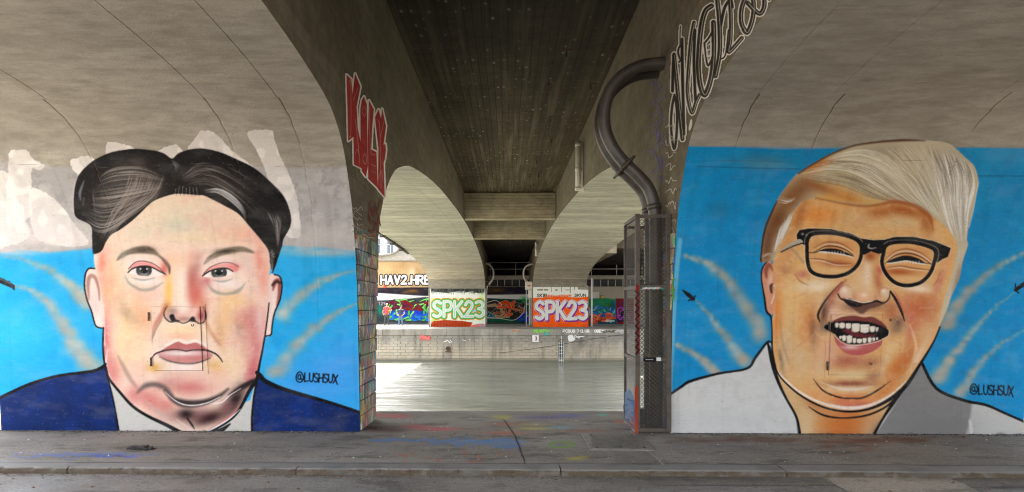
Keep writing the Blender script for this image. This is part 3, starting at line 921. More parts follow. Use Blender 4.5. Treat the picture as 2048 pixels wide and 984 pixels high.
# grit and litter gathered at the foot of the walls and in the gutter
def grit(name, n, fx, fy, z, smin, smax, mat, seed):
    r = np.random.RandomState(seed); V, Fq = [], []
    for _ in range(n):
        x, y, q = fx(r), fy(r), r.uniform(smin, smax); a = r.uniform(0, pi); k = len(V); h_ = q * r.uniform(.3, .8)
        for i in range(4):
            V.append((x + q * cos(a + i * pi / 2) * r.uniform(.7, 1.2), y + q * .8 * sin(a + i * pi / 2), z - .001))
        V.append((x + q * r.uniform(-.3, .3), y, z + h_))
        Fq += [(k + i, k + (i + 1) % 4, k + 4) for i in range(4)]
    tag(np_mesh(name, V, Fq, mat), kind='stuff')
bay = lambda r: r.uniform(XLO, XL) if r.rand() < .5 else r.uniform(XR, XRO)
grit('gravel', 1500, bay, lambda r: 7.985 - abs(r.normal(0, .05)), .004, .004, .014, M['joint'], 1)
grit('gravel', 900, bay, lambda r: 7.985 - abs(r.normal(0, .09)), .004, .004, .012, M['kerb'], 2)
grit('gravel', 900, lambda r: r.uniform(-7, 7), lambda r: 6.13 - abs(r.normal(0, .05)), -.06, .004, .014, M['kerb'], 3)
grit('litter', 130, lambda r: r.uniform(-6, 6.5), lambda r: r.uniform(6.45, 9.2), .004, .005, .012, M['white'], 4)
grit('fallen_leaves', 120, lambda r: r.uniform(-6, 6.5), lambda r: r.choice([r.uniform(5.4, 6.12), 7.9 - abs(r.normal(0, .15))]), .0, .010, .024, M['rust'], 5)
# ------------------------------------------------------------------ the two big painted walls: drawing
def mural_left():
    S = Sheet(-14, 170, 740, 884, 1.0, 21)
    # sky ground coat, brushed
    S.fill([(-20, 480), (750, 480), (750, 900), (-20, 900)], (32, 168, 224), 1, curve=False)
    S.mottle(60, .5, (60, 178, 232), thr=.42)
    S.mottle(30, .3, (18, 150, 214), thr=.52)
    S.blob(640, 770, 110, 60, (84, 160, 232), .7); S.blob(690, 720, 60, 60, (90, 160, 230), .5)
    S.blob(40, 660, 70, 50, (60, 185, 235), .6); S.blob(70, 745, 120, 18, (60, 170, 225), .5)
    # older grey and white coats above, with the strokes of painted-out letters
    S.fill([(-20, 318), (60, 335), (160, 333), (330, 334), (520, 333), (600, 336), (750, 334), (750, 505), (640, 495), (560, 492), (420, 490), (200, 495), (100, 505), (40, 500), (-20, 508)], (172, 168, 166), 4, curve=False)
    S.mottle(26, .55, (195, 190, 187), S.mask([(-20, 318), (750, 334), (750, 500), (-20, 505)], 4, False), .5)
    S.mottle(14, .4, (140, 136, 134), S.mask([(-20, 318), (750, 334), (750, 500), (-20, 505)], 4, False), .56)
    for P in ([(19, 307), (30, 300), (52, 301), (66, 318), (88, 331), (78, 340), (62, 342), (62, 430), (16, 432), (17, 350)], [(140, 325), (150, 317), (180, 312), (192, 332), (178, 352), (152, 346)],
              [(213, 306), (214, 287), (229, 285), (262, 293), (268, 303), (240, 315)], [(318, 302), (332, 294), (353, 290), (368, 308), (350, 322), (330, 314)],
              [(376, 300), (392, 276), (402, 262), (420, 263), (436, 272), (452, 290), (476, 312), (505, 334), (470, 340), (410, 325)],
              [(496, 264), (541, 260), (549, 278), (560, 312), (572, 335), (590, 382), (597, 418), (600, 470), (572, 470), (560, 420), (540, 370), (528, 332), (508, 292)],
              [(-20, 360), (20, 350), (40, 420), (60, 470), (20, 490), (-20, 490)], [(60, 380), (110, 400), (150, 450), (175, 488), (120, 490), (70, 470)]):
        S.rough(P, (228, 221, 216), .97, 4, 6, .8)
    S.blob(60, 470, 110, 26, (218, 205, 202), .7); S.blob(140, 480, 60, 18, (220, 208, 204), .6); S.blob(640, 470, 110, 24, (205, 196, 190), .55)
    S.blob(640, 505, 80, 9, (200, 190, 186), .7); S.blob(30, 505, 60, 9, (205, 190, 188), .6); S.blob(690, 500, 50, 14, (178, 172, 172), .5)
    # smoke trails
    def trail(P, w0, w1, seed, col=(158, 152, 146)):
        w0, w1 = w0 * .8, w1 * .75
        r = np.random.RandomState(seed)
        C = catmull(P, False, 14)
        for i, (x, y) in enumerate(C):
            t = i / len(C); wd = w0 + (w1 - w0) * t
            for _ in range(3):
                c = np.array(col) + (np.array((18, 2, -16)) if r.rand() < .5 else 0) + r.uniform(-14, 60) * np.array((1, .95, .9)) * (.3 + t)
                S.blob(x + r.normal(0, wd * .22), y + r.normal(0, wd * .22), wd * .42, wd * .34, np.clip(c, 0, 225), .17)
    trail([(28, 572), (60, 580), (95, 605), (125, 645), (150, 695), (190, 735)], 7, 52, 1)
    trail([(5, 512), (55, 522), (105, 545), (150, 580), (178, 612)], 6, 42, 2)
    trail([(722, 540), (680, 548), (640, 565), (600, 592), (560, 632)], 7, 36, 3)
    trail([(722, 603), (680, 622), (640, 648), (595, 690), (548, 745)], 7, 44, 4)
    S.line([(-14, 556), (6, 563), (26, 573)], [12, 11, 8], (38, 38, 42), 1, curve=False); S.line([(18, 564), (28, 578)], 5, (60, 60, 62)); S.line([(-14, 552), (20, 566)], 2, (120, 125, 130), 1, .7, curve=False)
    # suit and shirt
    SUL = [(-20, 800), (0, 795), (52, 771), (125, 750), (181, 743), (209, 730), (216, 756), (226, 797), (233, 835), (240, 900), (-20, 900)]
    SUR = [(514, 752), (519, 750), (530, 762), (573, 780), (646, 801), (715, 822), (745, 832), (745, 900), (504, 900), (504, 836), (509, 793)]
    S.fill([(214, 740), (232, 760), (300, 800), (400, 850), (500, 800), (517, 745), (512, 800), (506, 836), (506, 900), (238, 900), (230, 830)], (200, 195, 188), .8, curve=False)
    for P in (SUL, SUR): S.fill(P, (12, 44, 104), .8, curve=False)
    suit = np.maximum(S.mask(SUL, 1, False), S.mask(SUR, 1, False))
    S.mottle(34, .45, (16, 58, 140), suit, .5); S.mottle(60, .35, (10, 28, 74), suit, .5)
    for k in range(60):
        x, y = S.r.uniform(0, 720), S.r.uniform(760, 870)
        S.line([(x, y), (x + S.r.uniform(15, 50), y + S.r.uniform(-2, 2))], 1.4, (20, 80, 170) if k % 2 else (70, 80, 80), 1.2, .25, suit)
    # ears
    EL = [(190, 537), (178, 537), (171, 548), (169, 572), (174, 599), (183, 622), (188, 642), (193, 653), (207, 657), (215, 640), (205, 560)]
    ER = [(538, 556), (549, 549), (560, 554), (564, 572), (560, 599), (549, 626), (544, 653), (542, 669), (532, 672), (526, 640)]
    for P in (EL, ER): S.fill(P, (233, 205, 195), .8)
    S.line([(178, 598), (176, 570), (180, 553), (190, 555), (197, 575), (199, 600)], [3, 8, 8, 6, 3], (160, 115, 105), 2.5, .8)
    S.blob(190, 610, 8, 26, (238, 190, 185), .6, -12); S.blob(196, 640, 6, 16, (245, 225, 215), .6)
    S.line([(546, 580), (550, 565), (558, 562), (559, 585), (554, 610)], [3, 9, 8, 7, 3], (150, 70, 62), 2.5, .85); S.line([(545, 570), (553, 563), (560, 566)], 5, (40, 30, 30), 2, .8); S.blob(542, 630, 4, 30, (245, 225, 215), .5, 10)
    for P in (EL[:9], ER[1:9]): S.line(P, 3.2, (16, 16, 20), .7)
    # face
    FACE = [(190, 505), (191, 536), (196, 561), (204, 595), (207, 622), (206, 660), (207, 705), (211, 734), (218, 757), (241, 786), (266, 813), (297, 833), (335, 851), (365, 866), (387, 871), (421, 862), (454, 844), (477, 822), (499, 781), (513, 759), (518, 734), (526, 694), (531, 667), (534, 651), (537, 606), (539, 557), (541, 527), (539, 498), (500, 450), (440, 400), (360, 380), (280, 415), (220, 470)]
    S.fill(FACE, (236, 206, 188), .8)
    fm = S.mask(FACE, 1.0)
    def B(x, y, rx, ry, c, a=.6, rot=0): S.blob(x, y, rx, ry, c, min(1, a * 1.22), rot, fm)
    B(360, 430, 90, 40, (226, 210, 180)); B(360, 450, 60, 24, (205, 200, 182), .55); B(280, 465, 40, 22, (214, 204, 180), .5); B(440, 440, 50, 30, (232, 200, 178), .7); B(480, 470, 40, 22, (236, 176, 152), .6)
    B(400, 475, 70, 14, (232, 208, 172), .6); B(300, 400, 40, 14, (222, 208, 180), .6)
    B(205, 530, 10, 40, (224, 132, 112), .75); B(215, 590, 14, 70, (234, 160, 128), .6); B(232, 560, 20, 60, (236, 190, 140), .5); B(210, 690, 14, 60, (206, 116, 118), .85); B(225, 740, 22, 40, (212, 126, 124), .7)
    B(262, 640, 26, 70, (238, 198, 150), .75, 10); B(250, 620, 12, 40, (196, 160, 130), .5, -25); B(262, 632, 30, 12, (190, 158, 132), .55, 30); B(250, 690, 20, 40, (238, 206, 160), .7)
    B(290, 640, 20, 40, (226, 164, 126), .6); B(275, 700, 30, 40, (238, 202, 164), .6)
    B(520, 520, 14, 40, (226, 142, 124), .7); B(528, 560, 10, 50, (232, 160, 142), .6); B(500, 610, 30, 20, (240, 212, 180), .7); B(500, 640, 34, 34, (204, 128, 122), .75); B(512, 690, 18, 60, (206, 124, 124), .75); B(490, 700, 22, 70, (214, 150, 136), .55)
    B(452, 630, 24, 50, (230, 182, 132), .65); B(440, 670, 12, 40, (210, 158, 112), .6, -12); B(470, 600, 24, 16, (240, 200, 140), .6); B(480, 660, 10, 20, (170, 130, 110), .45, -20); B(520, 640, 8, 40, (232, 200, 196), .5)
    B(470, 730, 26, 40, (236, 206, 168), .6); B(505, 745, 14, 40, (196, 100, 106), .7, 12); B(440, 740, 20, 20, (232, 190, 140), .6); B(310, 735, 18, 10, (218, 168, 90), .8); B(428, 733, 16, 14, (228, 178, 100), .7)
    S.mottle(30, .2, (222, 150, 146), fm, .55); S.mottle(20, .2, (240, 220, 196), fm, .55); S.mottle(12, .16, (190, 174, 166), fm, .6); S.mottle(7, .18, (240, 226, 210), fm, .58)
    for k in range(130):
        x, y = S.r.uniform(215, 535), S.r.uniform(400, 850); S.line([(x, y), (x + S.r.uniform(10, 40), y + S.r.uniform(-3, 3))], S.r.uniform(1, 4), [(222, 150, 140), (240, 216, 182), (190, 170, 158), (236, 196, 160)][k % 4], 2.5, .22, fm)
    # nose
    B(338, 580, 9, 40, (242, 188, 96), .85); B(335, 615, 9, 14, (200, 140, 70), .7); B(360, 590, 16, 70, (236, 212, 190), .9); B(366, 560, 10, 60, (243, 224, 208), .7)
    B(386, 560, 12, 34, (192, 112, 100), .9); B(392, 530, 12, 24, (170, 110, 105), .8, 20); B(392, 590, 16, 30, (206, 110, 98), .85); B(402, 565, 20, 12, (196, 120, 115), .6, 25); B(384, 520, 10, 16, (216, 150, 130), .6); B(402, 612, 14, 20, (214, 140, 112), .7)
    B(360, 628, 26, 14, (226, 178, 164), .8); B(368, 615, 12, 12, (236, 216, 206), .8); B(346, 622, 10, 8, (150, 122, 116), .6); B(340, 632, 8, 10, (190, 160, 152), .8); B(404, 632, 9, 12, (170, 84, 82), .85); B(370, 638, 20, 6, (170, 120, 112), .7); B(392, 622, 6, 12, (236, 200, 190), .6, 20)
    S.fill([(341, 631), (349, 628), (354, 638), (362, 641), (356, 645), (346, 643)], (20, 16, 18), 1.3); S.fill([(380, 641), (386, 633), (391, 634), (394, 641), (400, 645), (388, 643)], (20, 16, 18), 1.3)
    S.line([(335, 613), (330, 626), (334, 637), (345, 644), (355, 641), (362, 644), (369, 646), (378, 643), (386, 638), (393, 642), (400, 646.5), (409, 643), (412, 631), (408, 613)], [2.5, 2.6, 3, 2.4, 2.4, 2.4, 3, 2], (18, 15, 18), .7)
    S.line([(340, 647), (355, 645), (369, 650), (383, 645)], 1.8, (245, 236, 228), .9, .9, fm)
    S.line([(333, 612), (324, 632), (312, 652), (306, 676)], [5, 10, 8, 2], (186, 110, 92), 4, .7, fm); S.line([(325, 640), (312, 662), (305, 684)], [2, 4, 1], (120, 104, 98), 2, .6, fm)
    S.line([(410, 640), (422, 665), (440, 690)], [4, 8, 2], (190, 126, 98), 4, .65, fm)
    # eyes
    for k in (0, 1):
        L = k == 0
        soc = [(284, 535, 44, 26), (445, 540, 46, 26)][k]
        B(soc[0], soc[1] - 6, soc[2], soc[3], (236, 214, 204), .8)
        lid = [(257, 538), (266, 528), (275, 523), (288, 522), (306, 527), (320, 537), (331, 549), (318, 543), (302, 535), (284, 532), (268, 536)] if L else [(407, 548), (416, 538), (425, 532), (445, 525), (463, 526), (477, 533), (474, 543), (466, 543), (454, 537), (436, 537), (420, 542)]
        S.fill(lid, (232, 150, 146), 1.6, .85, fm)
        if L:
            B(329, 536, 9, 16, (206, 104, 100), .8); S.line([(320, 512), (330, 523), (338, 534), (339, 547)], [2, 7, 6, 2], (60, 44, 46), 2, .85, fm)
        else:
            B(470, 533, 14, 9, (228, 130, 128), .7); B(415, 562, 10, 8, (196, 110, 110), .7, 20)
            S.line([(408, 528), (418, 516), (430, 508)], [2, 7, 2], (110, 100, 100), 2.5, .7, fm)
        eye = [(256, 545), (266, 537), (284, 532.5), (302, 534), (320, 543), (331, 549), (311, 552), (288, 552), (270, 549)] if L else [(405, 552), (418, 543), (436, 537.5), (454, 537), (466, 543), (461, 550), (439, 554), (416, 554)]
        S.fill(eye, (236, 224, 216), .7); em = S.mask(eye, .7)
        ix, iy = (288, 541) if L else (438, 545)
        S.fill([(ix + 16 * cos(t), iy + 13 * sin(t)) for t in np.linspace(0, 2 * pi, 14)[:-1]], (62, 62, 64), .8, clip=em); S.blob(ix, iy + 7, 10, 4, (150, 150, 150), .8, clip=em)
        S.fill([(ix + 7.5 * cos(t), iy - 1 + 7 * sin(t)) for t in np.linspace(0, 2 * pi, 12)[:-1]], (12, 12, 14), .8, clip=em)
        for dx in (-7, 6): S.blob(ix + dx, iy - 3, 1.8, 1.8, (255, 255, 255), 1)
        S.line([eye[0], eye[1], eye[2], eye[3], eye[4], eye[5]] if L else eye[:5], [2.6, 3.2, 3, 2.4], (22, 18, 20), .7)
        S.line([(x, y) for x, y in (lid[:7] if L else lid[:6])], 1.6, (70, 40, 44), .8, .9)
        bag = [(250, 552), (258, 566), (272, 575), (286, 580), (306, 577), (326, 565)] if L else [(414, 566), (428, 582), (450, 588), (476, 582), (490, 567)]
        B(*( (290, 562, 34, 10) if L else (455, 568, 34, 11)), (238, 220, 212), .85)
        S.line(bag, [1, 6, 5, 7, 1], (138, 136, 130), 3, .6, fm); S.line([(264, 555), (285, 560), (310, 556)] if L else [(425, 560), (445, 563), (465, 558)], [1, 4, 1], (150, 140, 138), 2, .6, fm)
        brow = [(234, 521), (243, 507), (266, 496), (290, 492), (308, 498), (320, 511), (322, 517), (306, 509), (275, 507), (252, 511)] if L else [(409, 527), (423, 509), (450, 497), (481, 493), (500, 499), (508, 506), (481, 504), (450, 509), (427, 518)]
        S.fill(brow, (104, 90, 74), 3, .85, fm); B(*((290, 499, 20, 6) if L else (450, 503, 22, 6)), (60, 50, 42), .6)
        S.strands([(240, 520), (270, 505), (320, 514)] if L else [(412, 526), (450, 508), (505, 506)], [(246, 504), (275, 488), (306, 494)] if L else [(424, 508), (455, 490), (500, 496)], 26, 1.4, (178, 160, 128), .5, fm, (.1, .3)); S.blob(246, 510, 9, 6, (150, 146, 136), .5, -40, fm)
    B(432, 522, 60, 9, (236, 205, 196), .4); B(490, 520, 14, 20, (220, 190, 180), .5, -30)
    B(356, 520, 40, 20, (238, 190, 160), .5)
    # mouth
    B(370, 660, 50, 16, (238, 208, 168), .8); B(365, 672, 30, 8, (236, 176, 146), .6)
    S.line([(322, 700), (340, 688), (358, 679), (374, 684), (394, 681), (412, 690)], 4, (246, 226, 218), 2, .8, fm)
    S.fill([(318, 705), (328, 698), (342, 690), (358, 683), (374, 688), (394, 685), (409, 693), (424, 705), (410, 701), (389, 700), (374, 702), (358, 700), (336, 700)], (188, 108, 104), .9)
    S.fill([(316, 706), (336, 700), (374, 702), (410, 701), (426, 710), (416, 718), (400, 724), (374, 727), (342, 722), (325, 714)], (204, 138, 132), .9); B(365, 706, 46, 6, (230, 212, 206), .85); B(395, 716, 22, 6, (196, 120, 116), .6)
    S.line([(303, 717), (309, 711), (317, 705), (338, 699.5), (360, 699), (374, 701.5), (389, 699.5), (411, 700), (430, 707), (440, 716), (445, 724)], [2, 3, 2.6, 2.4, 2.8, 3.4, 2], (18, 15, 18), .7)
    S.line([(321, 713), (342, 722), (374, 727), (400, 724), (421, 716)], [1.5, 3, 3.4, 3, 1.5], (88, 78, 78), 1, .95); B(368, 735, 34, 7, (240, 224, 214), .9)
    # chin and folds
    B(375, 760, 60, 20, (226, 180, 164), .7); B(380, 775, 50, 16, (206, 128, 120), .8); B(335, 768, 26, 14, (196, 140, 130), .5); B(430, 760, 30, 20, (232, 190, 168), .6)
    S.line([(236, 712), (248, 735), (262, 760), (280, 783)], [2, 8, 8, 3], (140, 112, 104), 4, .5, fm)
    B(300, 800, 30, 20, (216, 134, 124), .8, 35); B(330, 810, 26, 16, (214, 136, 124), .7); B(270, 790, 22, 20, (212, 136, 128), .7)
    S.line([(275, 785), (290, 772), (310, 769), (330, 776), (345, 790)], [2, 9, 10, 9, 3], (84, 74, 72), 5, .75, fm)
    S.line([(330, 782), (346, 798), (364, 806), (386, 808), (414, 803), (440, 791), (456, 778)], [3, 9, 14, 14, 10, 6, 2], (18, 13, 15), 5, .85, fm)
    S.line([(459, 790), (481, 776), (500, 766), (510, 758)], [3, 9, 10, 4], (22, 14, 16), 4, .9, fm)
    B(390, 832, 60, 18, (128, 84, 80), .7); B(372, 828, 16, 10, (30, 20, 20), .75); B(420, 836, 34, 12, (60, 34, 34), .8, -20); B(470, 800, 16, 34, (40, 24, 26), .85, 30); B(455, 815, 20, 14, (130, 86, 84), .7, -30)
    S.line([(330, 783), (346, 798), (364, 808), (387, 811), (416, 805), (441, 793)], [1, 2, 2.4, 2, 1], (240, 230, 226), .8, .95); S.line([(421, 807), (443, 805), (459, 791), (482, 777)], [1, 2.2, 2, 1], (240, 230, 226), .8, .9)
    S.line([(290, 800), (312, 820), (338, 840)], [2, 7, 2], (196, 172, 164), 3, .6, fm); S.line([(352, 838), (372, 852), (390, 862)], [1, 3, 1], (230, 200, 190), 1.5, .8, fm); S.line([(420, 858), (455, 838), (480, 812)], [2, 5, 1], (214, 116, 116), 2.5, .8, fm); S.line([(374, 836), (384, 850), (389, 858)], [3, 4, 1], (24, 14, 16), 1.5, .9, fm)
    S.line([(215, 700), (212, 736), (224, 762)], [1, 5, 1], (244, 226, 220), 2, .8, fm); S.line([(207, 610), (208, 650), (209, 690)], 3, (244, 214, 208), 1.6, .8, fm); S.line([(524, 690), (516, 740), (508, 764)], [1, 3, 1], (236, 180, 178), 1.5, .8, fm)
    # black outlines
    S.line([(207, 655), (206, 690), (208, 720), (212, 736), (218, 757), (241, 786), (266, 813), (297, 833), (335, 851), (362, 866), (372, 872)], [3, 4, 4, 5, 5, 6, 6, 7, 9, 10], (14, 14, 18), .8)
    S.line([(538, 606), (533, 651), (526, 694), (518, 734), (513, 759), (499, 781), (477, 822), (454, 844), (421, 862), (405, 871)], [2.5, 3, 4, 5, 8, 6, 5, 6, 9], (14, 14, 18), .8)
    S.line([(421, 866), (440, 862), (460, 848)], [12, 10, 3], (14, 14, 18), 1.5, .9)
    S.line([(481, 818), (455, 840), (424, 858), (410, 864)], [1, 3, 3, 1], (240, 232, 228), .8, .9)
    S.line([(-14, 801), (0, 795), (52, 771), (90, 758), (125, 750), (181, 743), (200, 737), (211, 728)], [5, 6, 6, 5, 6, 7, 5], (12, 12, 18), .8)
    S.line([(215, 754), (226, 797), (233, 835), (240, 880)], [3, 3.5, 4, 5], (14, 14, 18), .7); S.line([(516, 752), (508, 793), (504, 836), (505, 880)], [6, 4, 5, 5], (14, 14, 18), .7)
    S.line([(514, 745), (521, 752), (532, 763), (573, 780), (646, 801), (700, 818), (742, 833)], [8, 10, 9, 7, 6, 6], (10, 10, 16), .8)
    # hair
    HR = [(185, 500), (184, 475), (181, 451), (153, 435), (148, 415), (149, 381), (156, 354), (169, 336), (192, 318), (225, 304), (266, 298), (302, 300), (326, 306), (344, 317), (356, 307), (378, 299), (405, 297), (439, 304), (472, 318), (508, 336), (540, 363), (567, 392), (580, 424), (581, 451), (567, 478), (564, 492), (556, 516), (545, 540), (540, 528), (537, 502), (522, 480), (499, 453), (477, 428), (450, 412), (425, 399), (407, 391), (394, 390), (364, 388), (344, 389), (311, 400), (295, 412), (279, 428), (261, 444), (239, 460), (223, 469), (212, 484), (203, 502), (188, 508)]
    S.fill(HR, (27, 23, 23), 1.0); hm = S.mask(HR, 1.0)
    S.blob(260, 380, 60, 50, (74, 66, 62), .75, clip=hm); S.blob(225, 420, 40, 50, (64, 58, 55), .7, clip=hm); S.blob(300, 375, 34, 28, (112, 101, 94), .55, 30, hm); S.blob(275, 325, 20, 14, (104, 92, 88), .6, clip=hm); S.blob(470, 380, 50, 40, (52, 46, 44), .8, clip=hm); S.blob(400, 360, 40, 24, (58, 50, 48), .7, clip=hm)
    S.line([(156, 354), (149, 381), (148, 415), (156, 436)], 10, (20, 18, 20), 3, .8, hm); S.line([(192, 320), (225, 305), (266, 299), (326, 308), (350, 325), (356, 360)], 9, (16, 14, 15), 4, .9, hm); S.line([(405, 299), (472, 320), (540, 365), (578, 424), (578, 451), (562, 490)], [6, 14, 18, 16, 10, 6], (14, 13, 14), 5, .9, hm)
    S.strands([(200, 350), (230, 330), (290, 330), (340, 360)], [(170, 450), (200, 470), (240, 450), (330, 385)], 110, 2.0, (170, 162, 156), .55, hm)
    S.strands([(260, 340), (250, 380), (220, 430), (195, 490)], [(330, 350), (310, 390), (250, 440), (205, 500)], 130, 1.9, (166, 154, 146), .5, hm, (.15, .5))
    S.strands([(190, 360), (185, 390), (215, 400), (250, 380)], [(185, 440), (200, 455), (230, 440), (260, 415)], 40, 1.5, (130, 118, 110), .4, hm, (.3, .7))
    S.strands([(365, 350), (400, 325), (450, 330), (520, 370)], [(370, 375), (420, 372), (480, 410), (540, 480)], 80, 1.9, (150, 142, 138), .5, hm, (.15, .5))
    S.strands([(408, 380), (440, 378), (475, 400), (500, 440)], [(412, 386), (440, 388), (480, 420), (495, 450)], 34, 2.4, (200, 198, 198), .6, hm, (.3, .8))
    S.strands([(530, 420), (545, 450), (552, 490)], [(560, 430), (562, 455), (556, 500)], 40, 2, (170, 162, 160), .5, hm, (.2, .6))
    S.strands([(340, 320), (348, 335), (354, 345)], [(348, 318), (358, 330), (362, 338)], 12, 2, (150, 150, 152), .5, hm, (.4, .9))
    S.line([(168, 362), (160, 385), (161, 400)], [2, 6, 2], (140, 146, 154), 2, .7, hm); S.line([(168, 395), (166, 410)], [2, 4, 2], (130, 134, 140), 2, .6, hm)
    for k in range(14): x = 352 + k * 3.4; S.line([(x, 376 + S.r.uniform(-4, 2)), (x + (k - 7) * .5, 392)], [.8, 2.2, .5], (44, 38, 36) if k % 2 else (200, 188, 172), .8, .8)
    for k in range(20): y = 500 + k * 2.2; S.line([(541 + S.r.uniform(-2, 3), y), (549 - k * .2, y + S.r.uniform(2, 8))], [1, 2.4, .5], (205, 200, 194), 1, .7)
    for k in range(12): y = 508 + k * 2.4; S.line([(188, y), (194 + S.r.uniform(-2, 2), y + 5)], [1, 2.4, .5], (225, 215, 208), 1, .8)
    S.line([(548, 500), (553, 515), (545, 545)], [3, 6, 2], (20, 18, 20), 1)
    S.text('@', 592, 745, 15, 19, 2.7, (12, 12, 20)); S.text('LUSHSUX', 609, 746, 8, 17, 2.9, (12, 12, 20), .2, .06, rise=.5)
    # drips and spatter at the foot, scratches
    for k in range(220): S.blob(S.r.uniform(0, 720), S.r.uniform(400, 872), .8, .8, (90, 80, 74), .5)
    for k in range(260): S.blob(S.r.uniform(-10, 735), S.r.uniform(862, 874), S.r.uniform(2, 10), S.r.uniform(1, 4), (66, 58, 54) if k % 3 else (150, 138, 130), S.r.uniform(.1, .5))
    S.line([(-14, 870), (740, 870)], 3, (56, 50, 46), 1.5, .6, curve=False)
    S.finish(1.1, .98)
    return S

def mural_right():
    S = Sheet(1330, 170, 2066, 890, 1.0, 33)
    S.fill([(1320, 292), (1385, 293), (1460, 294), (1560, 298), (1680, 297), (1930, 295), (2080, 297), (2080, 900), (1320, 900)], (17, 128, 184), 1.2, curve=False)  # the left wall's blue, mixed darker to carry this side's shade
    S.fill([(1320, 292), (2080, 296), (2080, 341), (1320, 338)], (22, 130, 180), 2, .5, curve=False)
    sk = S.a.copy()
    S.mottle(46, .45, (30, 142, 192), sk, .48); S.mottle(22, .25, (14, 108, 166), sk, .54); S.mottle(9, .22, (60, 100, 115), sk, .62)
    S.blob(1525, 322, 60, 14, (60, 108, 128), .6); S.blob(1540, 330, 40, 8, (82, 138, 160), .6); S.blob(1440, 420, 30, 20, (40, 96, 130), .4)
    S.line([(1395, 333), (1500, 336), (1600, 338)], 1.5, (20, 60, 90), 1, .6); S.line([(1945, 352), (2060, 352)], 1.2, (15, 50, 80), 1, .7)
    S.line([(1360, 480), (1352, 560), (1346, 660), (1340, 790)], 9, (105, 175, 205), 1.5, .8)
    def trail(P, w0, w1, seed, col=(124, 120, 114)):
        w0, w1 = w0 * .8, w1 * .75
        r = np.random.RandomState(seed); C = catmull(P, False, 14)
        for i, (x, y) in enumerate(C):
            t = i / len(C); wd = w0 + (w1 - w0) * t
            for _ in range(3):
                S.blob(x + r.normal(0, wd * .2), y + r.normal(0, wd * .2), wd * .42, wd * .36, np.clip(np.array(col) + (np.array((20, 4, -14)) if r.rand() < .5 else 0) + r.uniform(-8, 75), 0, 225), .2)
    trail([(1368, 512), (1410, 525), (1450, 555), (1490, 610), (1525, 670)], 11, 44, 1); trail([(1392, 600), (1420, 632), (1455, 680), (1492, 728)], 5, 38, 2); trail([(1354, 690), (1390, 708), (1415, 730), (1435, 748)], 14, 26, 3)
    trail([(2060, 500), (2000, 530), (1950, 570), (1915, 612), (1890, 650)], 12, 38, 4); trail([(2032, 582), (1985, 620), (1940, 670), (1900, 720), (1875, 760)], 4, 38, 5); trail([(2060, 655), (2000, 690), (1950, 740), (1920, 790)], 6, 32, 6)
    for (x, y, dx, dy) in ((1376, 589, 11, 9), (2045, 570, -14, 10)):
        S.line([(x - dx, y - dy), (x, y), (x + dx, y + dy)], [2, 8, 7], (16, 16, 18), .8); S.line([(x + dx * .6 - dy * .6, y + dy * .6 + dx * .6), (x + dx, y + dy), (x + dx * .9 + dy * .5, y + dy * .9 - dx * .5)], 3, (20, 20, 22), .8, curve=False)
    # jacket and neck
    JL = [(1336, 793), (1342, 788), (1362, 774), (1382, 762), (1438, 747), (1494, 737), (1511, 715), (1533, 686), (1541, 686), (1547, 733), (1558, 767), (1573, 798), (1590, 828), (1598, 890), (1336, 890)]
    JR = [(1843, 726), (1873, 777), (1929, 801), (1972, 810), (2011, 827), (2070, 852), (2070, 890), (1738, 890), (1763, 842), (1783, 811), (1812, 775)]
    NK = [(1548, 735), (1558, 767), (1573, 798), (1590, 828), (1600, 890), (1742, 890), (1763, 842), (1790, 800), (1800, 770)]
    S.fill(NK, (206, 166, 118), .8, curve=False); nm = S.mask(NK, 1, False)
    S.blob(1690, 845, 62, 44, (188, 100, 40), .95, clip=nm); S.blob(1690, 880, 50, 30, (180, 96, 40), .85, clip=nm); S.blob(1612, 850, 18, 40, (206, 180, 140), .7, clip=nm); S.blob(1630, 810, 30, 12, (176, 106, 56), .7, 25, nm); S.blob(1740, 860, 20, 34, (190, 150, 116), .7, 25, nm); S.blob(1760, 862, 14, 24, (70, 58, 54), .6, 30, nm)
    S.fill(JL, (198, 195, 192), .8, curve=False); S.fill(JR, (122, 119, 117), .8, curve=False)
    jm = S.mask(JR, 1, False); jl = S.mask(JL, 1, False)
    S.fill([(1945, 802), (1985, 812), (2070, 850), (2070, 890), (1925, 890), (1938, 850)], (188, 185, 182), 4, .9, jm, False); S.blob(1880, 850, 70, 30, (112, 108, 106), .5, clip=jm); S.line([(1940, 842), (1944, 872)], 6, (205, 203, 200), 2, .7, jm); S.line([(1840, 730), (1800, 790), (1745, 876)], 4, (204, 200, 196), 1.5, .8, jm)
    S.mottle(24, .3, (174, 171, 168), jl, .52); S.blob(1450, 840, 90, 20, (186, 184, 182), .5, clip=jl); S.blob(1370, 800, 30, 14, (206, 196, 188), .4, clip=jl)
    # ear
    EA = [(1542, 524), (1532, 526), (1525, 536), (1523, 558), (1529, 596), (1532, 620), (1541, 630), (1550, 615), (1556, 560)]
    S.fill(EA, (206, 140, 108), .8); S.line([(1533, 555), (1532, 540), (1538, 530), (1545, 540)], [4, 9, 8, 4], (130, 62, 46), 2.5, .8); S.blob(1541, 560, 6, 18, (224, 190, 166), .7, 10); S.line([(1543, 585), (1542, 572), (1546, 568)], [4, 6, 2], (60, 34, 32), 1.5, .9); S.line([(1548, 570), (1551, 580), (1543, 606)], 3, (228, 206, 190), 1.5, .8)
